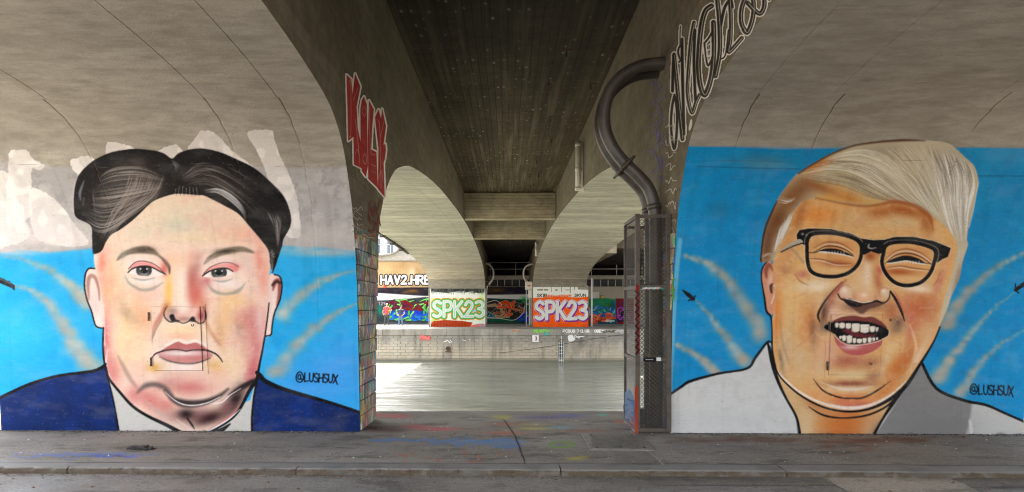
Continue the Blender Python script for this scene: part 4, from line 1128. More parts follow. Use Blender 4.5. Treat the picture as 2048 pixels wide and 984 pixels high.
    # face
    FACE = [(1552, 480), (1546, 530), (1550, 560), (1549, 600), (1545, 640), (1544, 664), (1545, 701), (1551, 733), (1563, 755), (1597, 786), (1636, 808), (1671, 818), (1707, 820), (1744, 814), (1780, 796), (1812, 769), (1841, 725), (1866, 684), (1878, 652), (1884, 618), (1894, 585), (1905, 551), (1914, 517), (1920, 470), (1880, 430), (1800, 395), (1640, 385), (1580, 430)]
    S.fill(FACE, (216, 166, 106), .8); fm = S.mask(FACE, 1)
    def B(x, y, rx, ry, c, a=.6, rot=0): S.blob(x, y, rx, ry, c, min(1, a * 1.22), rot, fm)
    B(1640, 430, 46, 22, (222, 136, 62), .9); B(1720, 440, 50, 22, (210, 168, 120), .7); B(1760, 425, 30, 14, (176, 104, 52), .8); B(1810, 422, 44, 13, (160, 82, 36), .9, 12); B(1850, 445, 14, 30, (168, 96, 46), .8, -20); B(1800, 445, 40, 14, (210, 176, 132), .8); B(1890, 470, 20, 26, (222, 168, 106), .7)
    B(1600, 430, 12, 40, (170, 98, 46), .7, 20); B(1575, 500, 16, 40, (196, 130, 80), .6); B(1560, 560, 14, 50, (220, 160, 104), .7); B(1590, 590, 30, 60, (226, 178, 116), .8); B(1572, 540, 12, 12, (160, 96, 66), .5); B(1605, 548, 12, 8, (190, 96, 84), .7); B(1640, 600, 26, 50, (222, 186, 140), .6); B(1625, 570, 40, 12, (232, 208, 178), .75, -10)
    B(1555, 640, 10, 60, (216, 124, 58), .8); B(1575, 680, 22, 50, (214, 178, 128), .6); B(1615, 650, 18, 50, (206, 124, 62), .75, 8); B(1628, 670, 10, 40, (110, 60, 36), .7, -5); B(1600, 720, 30, 40, (208, 172, 130), .7); B(1570, 700, 9, 36, (190, 166, 140), .6); B(1562, 720, 5, 30, (120, 96, 80), .6, -10); B(1640, 700, 16, 40, (226, 178, 130), .7)
    B(1845, 590, 40, 30, (218, 172, 128), .7); B(1840, 612, 36, 30, (186, 94, 50), .85); B(1820, 640, 26, 40, (186, 92, 70), .75); B(1862, 630, 16, 40, (190, 120, 84), .6, 10); B(1830, 575, 30, 8, (226, 204, 182), .8); B(1880, 560, 8, 30, (196, 110, 90), .7, 20); B(1895, 520, 8, 26, (222, 150, 100), .7); B(1815, 660, 12, 30, (196, 90, 84), .7); B(1850, 670, 20, 30, (216, 168, 122), .7, 20)
    B(1800, 680, 18, 50, (224, 178, 120), .8, 15); B(1790, 740, 16, 40, (198, 112, 54), .8, 30); B(1815, 720, 16, 44, (190, 104, 52), .7, 28); B(1770, 720, 10, 40, (222, 188, 146), .7, 25); B(1835, 715, 8, 40, (226, 200, 170), .6, 28)
    # lips surround, chin
    B(1700, 620, 60, 22, (214, 166, 128), .7); B(1725, 612, 42, 10, (92, 56, 46), .85); B(1660, 612, 10, 34, (150, 82, 66), .7, 25); B(1668, 625, 20, 18, (218, 178, 150), .8); B(1648, 625, 7, 26, (80, 48, 42), .7, 12); B(1782, 622, 18, 24, (170, 98, 66), .7); B(1795, 650, 14, 18, (84, 66, 58), .75, 30); B(1650, 655, 14, 12, (120, 100, 92), .7)
    B(1700, 750, 50, 18, (220, 190, 140), .9); B(1690, 720, 44, 18, (168, 92, 72), .8); B(1740, 725, 24, 12, (170, 110, 80), .7, -15); B(1660, 700, 16, 30, (220, 168, 140), .75); B(1640, 730, 16, 24, (222, 186, 146), .7); B(1700, 768, 50, 8, (132, 66, 46), .8); B(1745, 755, 18, 14, (150, 96, 70), .6, -30)
    B(1700, 800, 70, 14, (206, 112, 62), .9); B(1640, 790, 34, 16, (216, 150, 96), .8, 25); B(1770, 780, 26, 14, (200, 120, 62), .8, -35); B(1715, 810, 50, 8, (196, 104, 84), .8); B(1700, 778, 54, 7, (222, 190, 154), .8)
    S.line([(1627, 758), (1646, 781), (1676, 794), (1707, 797), (1727, 795), (1753, 782), (1781, 762)], [1, 3.4, 3.4, 3.4, 3.4, 4, 1], (26, 18, 16), 1, .9); S.line([(1640, 764), (1675, 776), (1710, 779), (1745, 772)], [1, 4, 4, 1], (226, 206, 188), 2, .75, fm)
    S.line([(1551, 735), (1563, 752), (1597, 782), (1636, 803), (1671, 813), (1707, 816), (1744, 809), (1780, 791), (1812, 763)], [2, 4, 4, 6, 7, 5, 2], (234, 222, 212), 1.8, .9, fm)
    S.mottle(28, .2, (200, 130, 80), fm, .55); S.mottle(20, .2, (228, 196, 150), fm, .55); S.mottle(11, .14, (176, 126, 96), fm, .6); S.mottle(7, .16, (232, 206, 176), fm, .58)
    for k in range(110):
        x, y = S.r.uniform(1550, 1900), S.r.uniform(420, 800); S.line([(x, y), (x + S.r.uniform(8, 30), y + S.r.uniform(-14, 14))], S.r.uniform(1, 4), [(206, 120, 60), (228, 196, 150), (176, 110, 76), (222, 170, 130)][k % 4], 2.5, .22, fm)
    # nose
    B(1728, 560, 26, 40, (222, 184, 140), .95); B(1735, 540, 9, 40, (230, 206, 178), .8); B(1728, 595, 22, 14, (224, 166, 128), .9); B(1691, 585, 16, 16, (220, 188, 164), .95); B(1770, 586, 12, 13, (218, 188, 164), .95); B(1686, 598, 10, 8, (216, 150, 130), .7); B(1756, 562, 9, 24, (184, 108, 72), .75, -12); B(1740, 512, 14, 12, (160, 82, 40), .9); B(1708, 595, 6, 12, (190, 128, 100), .5); B(1752, 595, 5, 10, (200, 140, 112), .6); B(1758, 540, 5, 10, (206, 90, 86), .7, -20)
    for nx, ny, nr in ((1691, 584, 14), (1769, 586, 11)):
        S.line([(nx + nr * cos(t), ny + nr * sin(t)) for t in np.linspace(pi * .75, pi * 1.75, 8)], [1, 3, 1], (176, 112, 84), 2, .7); B(nx - 2, ny - 4, nr * .5, nr * .45, (240, 216, 194), .75)
    B(1728, 590, 8, 6, (240, 214, 190), .7); B(1640, 575, 26, 9, (240, 216, 184), .7, -14); B(1838, 578, 22, 7, (240, 216, 190), .7, 8)
    S.line([(1590, 548), (1600, 562), (1616, 570)], [1, 3, 1], (150, 80, 56), 2, .6, fm); S.line([(1880, 545), (1874, 562), (1866, 572)], [1, 3, 1], (150, 80, 60), 2, .6, fm); S.line([(1560, 640), (1566, 690), (1580, 730)], [1, 5, 1], (168, 120, 84), 3, .5, fm); S.line([(1820, 650), (1832, 690), (1826, 720)], [1, 6, 1], (234, 202, 166), 3, .6, fm)
    S.fill([(1684, 598), (1698, 598), (1713, 605), (1727, 608), (1742, 605), (1754, 603), (1770, 605), (1760, 612), (1740, 617), (1722, 628), (1705, 616)], (92, 60, 50), 2.5, .9); S.fill([(1688, 601), (1700, 601), (1712, 607), (1725, 611), (1712, 614), (1697, 610)], (18, 14, 14), 1.5)
    S.line([(1676, 588), (1681, 597), (1690, 600), (1700, 599), (1713, 605), (1727, 608), (1742, 605), (1754, 602), (1765, 606), (1774, 602), (1779, 594), (1780, 583)], [2.5, 3, 4, 3, 3, 4, 3, 3, 2], (16, 13, 14), .8); S.line([(1692, 597), (1713, 602), (1727, 605), (1745, 602)], 1.5, (238, 224, 210), .9, .9)
    S.line([(1679, 575), (1674, 585), (1678, 595)], 1.6, (120, 80, 64), 1, .8)
    S.line([(1684, 564), (1662, 587), (1645, 610), (1636, 630), (1640, 644)], [2, 3.4, 4, 5, 2], (24, 16, 16), 1, .9); S.line([(1692, 560), (1672, 580), (1655, 600)], [3, 9, 3], (160, 70, 66), 3, .7, fm)
    S.line([(1781, 583), (1794, 603), (1803, 623), (1809, 642)], [4, 6, 5, 1.5], (16, 13, 14), .9); S.line([(1787, 580), (1800, 605), (1808, 625)], [1, 5, 1], (196, 96, 84), 2, .7, fm)
    # eyes behind the glasses
    for L in (1, 0):
        cx, cy = (1668, 512) if L else (1818, 528)
        B(cx, cy, 46, 34, (212, 150, 92), .8); B(cx, cy - 22, 40, 10, (190, 118, 66), .7); B(cx + (10 if L else -20), cy + 16, 34, 8, (170, 86, 46), .8, 5); B(cx, cy + 30, 40, 8, (222, 176, 122), .8); B(cx - 20, cy - 10, 14, 6, (224, 196, 160), .6)
        eye = [(1637, 502), (1653, 497), (1675, 498), (1693, 505), (1708, 513), (1690, 509), (1668, 505), (1650, 503)] if L else [(1773, 525), (1792, 515), (1814, 511), (1837, 517), (1850, 525), (1862, 528), (1840, 526), (1814, 521), (1790, 524)]
        S.fill([(x, y + 2.5) for x, y in eye], (224, 220, 212), 1.2, .9); S.fill(eye, (14, 13, 14), .8)
        top = [(1628, 504), (1650, 493), (1672, 493), (1690, 499), (1706, 510)] if L else [(1770, 527), (1790, 511), (1814, 506), (1840, 513), (1862, 528)]
        S.line(top, [1, 2.4, 2.4, 1.4], (40, 22, 18), .8, .9); S.line([(x, y - 4) for x, y in top], [1, 4, 1], (228, 206, 180), 1.8, .7, fm); S.line([(x, y - 8) for x, y in top], [1, 3, 1], (130, 70, 40), 1.6, .7, fm)
        for k in range(7): x = cx - 16 + k * 6; S.line([(x, cy - (9 if L else 6)), (x, cy - (4 if L else 1))], 1.3, (235, 232, 226), .8, .8)
        bag = [(1620, 517), (1645, 519), (1672, 527), (1700, 527)] if L else [(1775, 535), (1800, 532), (1825, 536), (1860, 540)]
        S.line(bag, [1, 2.4, 2.4, 1], (120, 64, 40), 1.2, .8, fm); S.line([(x, y + 3) for x, y in bag], [1, 3, 1], (226, 200, 172), 1.5, .8, fm)
    S.line([(1616, 505), (1630, 505), (1640, 501)], 2, (40, 26, 22), .8, .8)
    # hair
    HR = [(1521, 524), (1521, 506), (1525, 472), (1530, 452), (1538, 432), (1554, 400), (1574, 371), (1597, 345), (1626, 327), (1657, 309), (1702, 291), (1747, 283), (1803, 278), (1850, 280), (1895, 286), (1915, 300), (1932, 316), (1949, 333), (1957, 364), (1952, 391), (1946, 423), (1938, 450), (1934, 478), (1936, 490), (1927, 517), (1922, 540), (1918, 558), (1904, 589), (1891, 630), (1880, 652), (1877, 648), (1884, 618), (1892, 585), (1903, 551), (1911, 517), (1913, 487), (1900, 463), (1877, 441), (1859, 429), (1837, 416), (1800, 406), (1781, 404), (1758, 408), (1731, 412), (1691, 408), (1657, 402), (1632, 396), (1601, 405), (1590, 416), (1579, 450), (1572, 468), (1556, 495), (1550, 517), (1535, 524)]
    S.fill(HR, (196, 182, 152), 1); hm = S.mask(HR, 1)
    S.blob(1720, 330, 70, 34, (178, 162, 126), .7, -15, hm); S.blob(1800, 360, 70, 50, (176, 160, 128), .7, clip=hm); S.blob(1760, 300, 60, 14, (150, 138, 120), .6, -6, hm); S.blob(1900, 340, 50, 50, (158, 150, 142), .7, clip=hm); S.blob(1920, 420, 24, 60, (160, 154, 148), .7, clip=hm); S.blob(1860, 400, 40, 40, (172, 166, 150), .7, clip=hm)
    S.blob(1640, 330, 34, 12, (178, 96, 34), .9, -22, hm); S.blob(1640, 375, 50, 12, (150, 84, 34), .85, 18, hm); S.blob(1600, 380, 34, 24, (124, 74, 38), .85, -20, hm); S.blob(1700, 398, 40, 8, (200, 120, 44), .85, 14, hm); S.blob(1745, 402, 30, 6, (206, 160, 84), .8, 6, hm); S.blob(1660, 396, 30, 6, (216, 150, 60), .8, 10, hm)
    S.blob(1555, 440, 26, 50, (104, 60, 30), .95, 25, hm); S.blob(1535, 490, 14, 50, (100, 58, 32), .95, 8, hm); S.blob(1580, 400, 26, 20, (128, 78, 40), .8, -40, hm); S.blob(1800, 405, 30, 6, (176, 96, 62), .7, 10, hm)
    S.line([(1597, 346), (1626, 327), (1657, 309), (1702, 291), (1747, 283), (1803, 279), (1850, 281)], [4, 6, 7, 7, 8, 8, 2], (70, 40, 26), 2.5, .9, hm); S.line([(1554, 402), (1538, 432), (1527, 462), (1521, 506), (1522, 524)], [2, 7, 8, 6, 4], (26, 20, 16), 2, .9, hm)
    S.strands([(1600, 350), (1680, 340), (1760, 380), (1840, 420)], [(1660, 312), (1740, 300), (1830, 350), (1900, 450)], 170, 2.1, (232, 226, 208), .5, hm, (.2, .6))
    S.strands([(1600, 360), (1680, 372), (1740, 395), (1800, 404)], [(1660, 318), (1740, 325), (1800, 370), (1870, 425)], 110, 1.9, (112, 94, 70), .5, hm, (.15, .45))
    S.strands([(1640, 385), (1690, 392), (1740, 406)], [(1640, 360), (1700, 375), (1770, 402)], 46, 1.8, (214, 140, 56), .5, hm, (.2, .6))
    S.strands([(1720, 300), (1770, 330), (1830, 390), (1880, 440)], [(1840, 284), (1870, 330), (1890, 400), (1915, 470)], 120, 2.1, (224, 214, 192), .5, hm, (.2, .55)); S.strands([(1720, 300), (1780, 340), (1850, 420)], [(1850, 284), (1880, 350), (1910, 450)], 70, 1.9, (128, 112, 90), .45, hm, (.15, .4))
    S.strands([(1855, 290), (1870, 350), (1885, 420), (1915, 500)], [(1940, 320), (1950, 370), (1940, 420), (1932, 490)], 140, 2.0, (240, 237, 232), .6, hm, (.2, .7))
    S.strands([(1860, 290), (1880, 340), (1900, 400)], [(1930, 320), (1946, 360), (1930, 420)], 60, 1.9, (96, 84, 72), .5, hm, (.2, .5))
    S.strands([(1915, 500), (1905, 560), (1882, 640)], [(1934, 490), (1920, 560), (1890, 640)], 60, 1.8, (206, 196, 184), .5, hm, (.2, .6)); S.blob(1915, 560, 8, 40, (130, 98, 66), .6, 14, hm); S.line([(1908, 585), (1893, 628), (1880, 652)], [1, 5, 2], (120, 84, 60), 2, .6, hm)
    S.strands([(1560, 452), (1553, 480), (1545, 510)], [(1595, 408), (1575, 455), (1556, 500)], 60, 2, (222, 216, 210), .65, hm, (.25, .7)); S.strands([(1552, 405), (1570, 408), (1590, 402)], [(1560, 392), (1580, 398), (1594, 392)], 10, 1.8, (222, 214, 206), .6, hm, (.4, .9)); S.strands([(1522, 520), (1535, 512), (1550, 518)], [(1524, 512), (1538, 506), (1550, 512)], 8, 1.6, (206, 180, 170), .6, hm, (.4, .9))
    S.line([(1957, 364), (1952, 391), (1946, 423), (1938, 455)], 2, (222, 216, 212), 1, .7)
    S.line([(1632, 396), (1691, 408), (1731, 412), (1758, 409), (1790, 404), (1830, 412), (1858, 432), (1866, 460)], [2, 4, 5, 5, 7, 8, 9, 2], (150, 78, 34), 3, .75)
    # glasses
    blk = (12, 11, 13)
    top = [(1593, 469), (1599, 460), (1617, 457), (1662, 458), (1702, 467), (1722, 477), (1747, 480), (1770, 479), (1790, 473.5), (1826, 473.5), (1868, 482), (1902, 496), (1896, 514), (1886, 518), (1874, 526), (1869, 508), (1862, 496), (1837, 488), (1803, 484), (1778, 488), (1768, 497), (1757, 506), (1740, 502), (1726, 509), (1720, 487), (1698, 475), (1662, 468), (1626, 469), (1618, 478), (1612, 492), (1600, 486), (1594, 478)]
    S.line(top + top[:1], 2.4, (226, 208, 186), 1.2, .8, curve=False)
    S.fill(top, blk, .7, curve=False)
    LL = [(1614, 500), (1615, 480), (1626, 468), (1662, 466), (1698, 473), (1719, 485), (1723, 505), (1716, 528), (1698, 545), (1671, 553), (1640, 551), (1621, 541), (1615, 520)]
    RL = [(1767, 506), (1770, 494), (1783, 486), (1819, 484), (1855, 492), (1871, 503), (1868, 526), (1859, 548), (1841, 565), (1814, 571), (1790, 565), (1772, 547), (1764, 526)]
    for P, o_ in ((LL, 1), (RL, 0)):
        cx, cy = np.mean(P, 0)
        S.line([((x - cx) * 1.1 + cx, (y - cy) * 1.1 + cy) for x, y in P + P[:1]], 1.5, (226, 208, 186), 1.2, .6); S.line([((x - cx) * .95 + cx, (y - cy) * .94 + cy) for x, y in P + P[:1]], 1.6, (228, 212, 192), 1, .75); S.line(P + P[:1], 7.6, blk, .7)
    S.fill([(1720, 484), (1768, 486), (1766, 506), (1757, 508), (1742, 503), (1728, 510), (1722, 505)], blk, .7, curve=False)
    S.fill([(1598, 478), (1606, 486), (1585, 493), (1563, 504), (1562, 500), (1580, 487)], (176, 164, 148), .8); S.line([(1606, 486), (1585, 493), (1562, 504)], 2.6, blk, .7); S.line([(1738, 489), (1737, 495), (1744, 497), (1752, 495)], [2.5, 3, 1], (190, 186, 180), .9, .8); S.blob(1605, 468, 3, 2.5, (200, 190, 175), .8); S.blob(1613, 470, 2, 2, (190, 180, 165), .7)
    S.line([(1578, 494), (1592, 506), (1606, 524)], 5, (150, 130, 108), 2, .5, fm)
    # mouth
    S.fill([(1662, 643), (1667, 639), (1684, 633), (1707, 631), (1725, 634), (1742, 633), (1758, 641), (1772, 653), (1766, 656), (1732, 645), (1695, 643)], (112, 54, 50), 1.2); S.line([(1662, 641), (1684, 630), (1707, 628), (1725, 631), (1742, 629)], 1.6, (228, 200, 182), 1, .7)
    MO = [(1648, 655), (1658, 646), (1668, 643), (1695, 641), (1732, 643), (1763, 652), (1778, 662), (1775, 672), (1754, 681), (1727, 687), (1700, 689), (1680, 682), (1666, 668)]
    S.fill(MO, (10, 9, 10), .8); S.fill([(1682, 660), (1700, 658), (1725, 668), (1752, 668), (1738, 674), (1712, 674), (1696, 668)], (92, 32, 38), 1.5)
    LLP = [(1666, 668), (1680, 682), (1700, 689), (1727, 687), (1754, 681), (1764, 677), (1758, 692), (1734, 706), (1707, 710), (1685, 703), (1670, 686)]
    S.fill(LLP, (178, 84, 82), .9); S.blob(1700, 694, 20, 5, (222, 190, 182), .85); S.blob(1740, 692, 16, 6, (186, 104, 98), .6); S.line([(1666, 668), (1680, 683), (1700, 690), (1727, 688), (1754, 682), (1775, 672), (1779, 662)], 1.8, (226, 204, 190), .8, .9)
    for a, b, c, d in ((1668, 1675, 645, 655), (1676, 1688.0, 645, 656.5), (1689, 1700.0, 645.5, 657.5), (1701, 1717.0, 646.5, 664), (1718, 1736.0, 648, 665.5), (1737, 1748.0, 651.5, 664), (1749, 1754.0, 654, 663), (1676, 1682.0, 671, 678), (1682, 1690.0, 670, 682), (1691, 1702.0, 670, 686), (1703, 1710.0, 675.5, 686), (1711, 1722.0, 676.5, 686), (1722.5, 1731.0, 675.5, 686), (1733, 1741.0, 674, 685), (1742, 1748.0, 674, 682.5), (1749, 1754.0, 674, 680)):
        S.fill([(a, c + 1), ((a + b) / 2, c), (b, c + 1), (b - .6, d - 2), ((a + b) / 2, d), (a + .6, d - 2)], (226, 214, 196), .7, curve=False)
    S.blob(1781, 640, 2.5, 2.5, (40, 28, 26), 1)
    # outlines
    S.line([(1534, 524), (1525, 536), (1523, 558), (1529, 596), (1533, 622), (1541, 632), (1543, 645), (1544, 664), (1545, 701), (1551, 735)], [2, 3, 3, 4, 5, 3, 3, 3, 4], blk, .8)
    S.line([(1551, 735), (1563, 757), (1597, 788), (1636, 810), (1671, 820.5), (1707, 823), (1744, 816), (1780, 798), (1812, 771), (1841, 727), (1866, 686), (1880, 654)], [3, 3, 4, 4, 4, 5, 6, 9, 6, 4, 3], blk, .8)
    S.line([(1617, 813), (1646, 830), (1685, 836), (1732, 831), (1768, 816), (1790, 798)], [1, 4, 3, 4, 4, 5], blk, 1)
    S.line([(1336, 792), (1362, 774), (1382, 762), (1438, 747), (1494, 737), (1511, 715), (1533, 686), (1541, 684)], [4, 6, 6, 4, 6, 5, 4], blk, .8)
    S.line([(1536, 687), (1540, 703), (1547, 735), (1558, 767), (1573, 798), (1590, 828), (1597, 850), (1601, 884)], [4, 8, 8, 5, 5, 5, 7], blk, .8)
    S.line([(1843, 724), (1873, 777), (1929, 801), (1972, 810), (2011, 827), (2066, 851)], [6, 6, 6, 5, 5], blk, .8); S.line([(1812, 771), (1783, 811), (1763, 842), (1740, 884)], [6, 7, 5, 8], blk, .9)
    S.text('@', 1940, 769, 15, 19, 2.7, blk); S.text('LUSHSUX', 1957, 770, 8.4, 19, 2.8, blk, .2, .08, rise=.3)
    for k in range(160): S.blob(S.r.uniform(1345, 2040), S.r.uniform(868, 877), S.r.uniform(2, 9), S.r.uniform(1, 4), (58, 56, 54), S.r.uniform(.1, .5))
    for k in range(220): S.blob(S.r.uniform(1350, 2040), S.r.uniform(310, 872), .8, .8, (50, 44, 40), .5)
    S.line([(1336, 873), (2060, 875)], 3, (46, 42, 40), 1.5, .6, curve=False)
    S.finish(.95, 1.05)
    return S

# the painted wall face follows the pier's curve up into the soffit
def wall_profile(s):
    d = np.r_[0, np.cumsum(np.hypot(np.diff(NPs[:, 0]), np.diff(NPs[:, 1])))]
    o_ = np.interp(s, d, NPs[:, 0]); z = np.interp(s, d, NPs[:, 1])
    e = .02
    to, tz = np.interp(s + e, d, NPs[:, 0]) - np.interp(s - e, d, NPs[:, 0]), np.interp(s + e, d, NPs[:, 1]) - np.interp(s - e, d, NPs[:, 1])
    L = np.hypot(to, tz)
    return 8 - o_, z, -tz / L, -to / L            # Y, Z and the outward normal (Ny toward the camera, Nz down)
SEND = float(np.interp(1.5, NPs[:, 0], np.r_[0, np.cumsum(np.hypot(np.diff(NPs[:, 0]), np.diff(NPs[:, 1])))]))
SH = {'left': mural_left(), 'right': mural_right()}
LIN = {k: v.linear() for k, v in SH.items()}
def wall_patch(side, X, S, proud):
    y, z, ny, nz = wall_profile(S)
    px, py = proj(X, y, z)
    c = SH[side].sample(px, py, LIN[side])
    return np.stack([X, y + ny * proud, z + nz * proud], -1), c
for side, xi, xo, grooves in (('left', XL, XLO, (-2.42, -3.22, -4.95)), ('right', XR, XRO, (2.62, 3.5, 5.2))):
    xs = np.linspace(xo, xi, int(abs(xi - xo) / .0095)); ss = np.linspace(0.0, SEND, int(SEND / .0095))
    X, S_ = np.meshgrid(xs, ss)
    rg = np.random.RandomState(8)
    wob = np.interp(ss, np.linspace(0, SEND, 40), rg.normal(0, .012, 40))[:, None]
    dep = np.zeros_like(X)
    for i, g in enumerate(grooves):
        st = [.9, 2.2, 2.0][i]
        dep = np.maximum(dep, np.clip(1 - np.abs(X - g - wob * .6) / .009, 0, 1) * .007 * np.clip((S_ - st) * 1.2, 0, 1))
    dep = np.maximum(dep, np.clip(1 - np.abs(S_ - 3.42 - .02 * np.sin(X * 3)) / .008, 0, 1) * .006)
    V, c = wall_patch(side, X, S_, 0.0)
    y, z, ny, nz = wall_profile(S_)
    V[..., 1] -= ny * dep; V[..., 2] -= nz * dep
    lb = {'left': 'mural of a pale stern face with black parted hair, blue suit and white collar on a blue ground', 'right': 'mural of a tanned laughing face with blond hair, black glasses and grey jacket on a blue ground'}[side]
    o = np_mesh('mural', V, grid_faces(len(ss), len(xs), None, False), M['wall_paint'], PIER[side], c.reshape(-1, 4), smooth=True)
    o['label'] = lb

# painted-over access hatches in the two walls
def relief(name, side, x0, x1, s0, s1, base, proud, parent):
    e = .0022
    xs = np.r_[x0, np.linspace(x0 + e, x1 - e, int((x1 - x0) / .012)), x1]; ss = np.r_[s0, np.linspace(s0 + e, s1 - e, int((s1 - s0) / .012)), s1]
    X, S_ = np.meshgrid(xs, ss)
    P = np.full(X.shape, proud); P[0] = P[-1] = base; P[:, 0] = P[:, -1] = base
    V, c = wall_patch(side, X, S_, P)
    return np_mesh(name, V, grid_faces(len(ss), len(xs), None, False), M['wall_paint'], parent, c.reshape(-1, 4))
M['gap_strip'] = N('pink_gap_paint').done((.42, .27, .22) , .8)
def hatch(side, fr, dr_, hx, hy, loop):
    def XZ(px, py):
        x, y, z = at_y(px, py, 7.90); return float(x), float(z)
    (x0, z1), (x1, z0) = XZ(fr[0], fr[1]), XZ(fr[2], fr[3])
    h = relief('access_hatch', side, x0, x1, z0, z1, -.002, .012, PIER[side])
    (x0, z1), (x1, z0) = XZ(dr_[0], dr_[1]), XZ(dr_[2], dr_[3])
    relief('door', side, x0, x1, z0, z1, .004, .026, h)
    g_ = .006
    def yw(z): return float(wall_profile(np.array([z]))[0][0])
    zm = (z0 + z1) / 2
    ym = yw(z0)
    for a0, a1, b0_, b1_ in ((x0 - g_, x0 - .001, z0 - g_, z1 + g_), (x1 + .001, x1 + g_, z0 - g_, z1 + g_), (x0, x1, z0 - g_, z0 - .001), (x0, x1, z1 + .001, z1 + g_)):
        m = MB(); vs = [m.bm.verts.new((xx, yw(zz) - .0155, zz)) for xx, zz in ((a0, b0_), (a1, b0_), (a1, b1_), (a0, b1_))]; m.bm.faces.new(vs); m.build('gap_strip', M['joint'] if a0 > x1 - .01 or b1_ < z0 + .001 else M['gap_strip'], h)  # strips added in the gap; dark right and bottom ones paint its shade
    for py in hy:
        x, z = XZ(hx, py); y, zz, ny, nz = wall_profile(np.array([z]))
        MB().tube([(x, float(y[0]) - .030, z - .055), (x, float(y[0]) - .030, z + .055)], .012, 8).build('hinge', M['rust'] if py < 650 else M['steel'], h)
    x, z = XZ(*loop); y = float(wall_profile(np.array([z]))[0][0])
    MB().tube([(x - .012, y - .03, z + .012), (x - .014, y - .042, z - .006), (x, y - .045, z - .016), (x + .014, y - .042, z - .006), (x + .012, y - .03, z + .012)], .004, 6).build('latch', M['black'], h)
hatch('left', (298, 607, 413, 748), (306, 613, 403, 741), 301, (633, 724), (388, 650))
hatch('right', (1652, 621, 1776, 757), (1660, 629, 1762, 750), 1656, (652, 732), (1742, 727))
# ------------------------------------------------------------------ lettering sprayed on the passage sides
S = Sheet(688, 140, 790, 480, 2.0, 2)
RED, WHT = (168, 44, 40), (206, 194, 182)
cv = lambda L, ox, oy, k: [(ox + x / k, oy + y / k) for x, y in L]
KL = [cv(L, 500, 0, 2.342) for L in (
    [(450, 350), (472, 372), (478, 440), (490, 345), (515, 405), (497, 500), (502, 600), (522, 690), (525, 790), (485, 770), (482, 640), (458, 660)],
    [(515, 510), (522, 468), (532, 452), (545, 490), (548, 640), (550, 780), (540, 828), (522, 802), (516, 700)],
    [(555, 470), (578, 512), (570, 600), (566, 700), (590, 712), (597, 882), (552, 838), (550, 650)],
    [(584, 550), (600, 512), (612, 556), (617, 510), (635, 590), (622, 690), (625, 800), (629, 922), (597, 885), (600, 700)],
    [(622, 680), (632, 674), (635, 700), (630, 745), (622, 770)])]
for P in KL: S.line(P + P[:1], 6.2, (232, 222, 212), .7, curve=False)
for P in KL: S.fill(P, RED, .6, curve=False)
for P in ([(462, 385), (470, 390), (470, 620), (462, 640)], [(482, 470), (505, 410)], [(492, 560), (505, 680), (512, 770)], [(490, 720), (500, 700), (510, 730)], [(522, 520), (533, 500), (542, 525), (533, 545), (523, 525)], [(526, 740), (536, 720), (545, 745), (536, 770), (526, 745)], [(558, 500), (562, 700), (585, 725)], [(566, 770), (588, 780)], [(566, 800), (588, 812)], [(595, 560), (606, 600), (612, 880)], [(625, 570), (610, 640)], [(600, 840), (612, 800), (622, 850)]):
    S.line(cv(P, 500, 0, 2.342), 1.1, (200, 150, 140), .5, .9)
S.blob(742, 440, 10, 40, (120, 46, 40), .0)
for k in range(5): scrib(S, 704, 415 + k * 12, 20, 14, 7, 1.5, (160, 150, 136), 1, k)
for k in range(4): scrib(S, 736, 410 + k * 16, 22, 26, 7, 2.0, (110, 44, 38), 1, k + 9)
for k in range(3): scrib(S, 712, 466 + k * 4, 40, 10, 6, 2.6, [(70, 130, 125), (180, 80, 60), (150, 150, 150)][k], .8, k + 19)
g1 = decal(S, lambda a, b: at_x(a, b, XL), 'graffiti', M['web_paint'], BR['left'], thr=.5, lift=(.006, 0, 0))
g1['label'] = 'red lettering with white outlines sprayed down the side'

S = Sheet(1285, -60, 1560, 640, 1.0, 3)
INK, PALE = (46, 41, 35), (214, 206, 194)
strokes = [([(1350, 190), (1345, 215), (1343, 250), (1346, 285), (1350, 297), (1354, 270), (1355, 225), (1351, 194)], 5), ([(1346, 182), (1347, 140), (1349, 108)], 6), ([(1349, 110), (1354, 160), (1360, 220), (1366, 278)], 8), ([(1365, 78), (1366, 150), (1369, 268)], 6),
           ([(1361, 118), (1357, 104), (1361, 92), (1366, 102), (1364, 118), (1359, 124)], 3.5), ([(1361, 92), (1361, 72), (1362, 52)], 2), ([(1389, 45), (1383, 80), (1378, 140), (1376, 185), (1381, 215), (1386, 225), (1393, 205), (1400, 190)], 7), ([(1391, 60), (1389, 120), (1392, 200)], 6),
           ([(1424, 12), (1412, 22), (1404, 50), (1399, 100), (1398, 140), (1402, 172), (1410, 190), (1419, 172), (1426, 140), (1429, 90), (1428, 45)], 10), ([(1412, 84), (1420, 74), (1427, 60)], 4), ([(1410, 86), (1416, 130), (1424, 120)], 4),
           ([(1433, -20), (1438, 20), (1441, 70), (1440, 110), (1432, 152)], 9), ([(1441, 60), (1449, 20), (1457, 4), (1463, 0), (1466, 14)], 6), ([(1461, 0), (1463, 40), (1462, 80), (1459, 104), (1485, 76)], 8), ([(1440, 118), (1452, 110), (1458, 60)], 3),
           ([(1492, 62), (1484, 45), (1485, 15), (1497, -10), (1508, 2), (1507, 35), (1497, 64), (1489, 60)], 9), ([(1497, 6), (1510, 20), (1522, 27), (1530, 12), (1529, -10)], 9), ([(1540, 0), (1546, -20)], 4)]
for P, w_ in strokes: S.line(P, w_ + 5, PALE, .8)
S.fill([(1378, 258), (1383, 238), (1386, 246), (1382, 260)], PALE, .8)
for P, w_ in strokes: S.line(P, w_, INK, .8)
for P, w_ in strokes:
    if w_ >= 7: S.line([(x + 1, y) for x, y in P], 1.1, PALE, .6, .9)
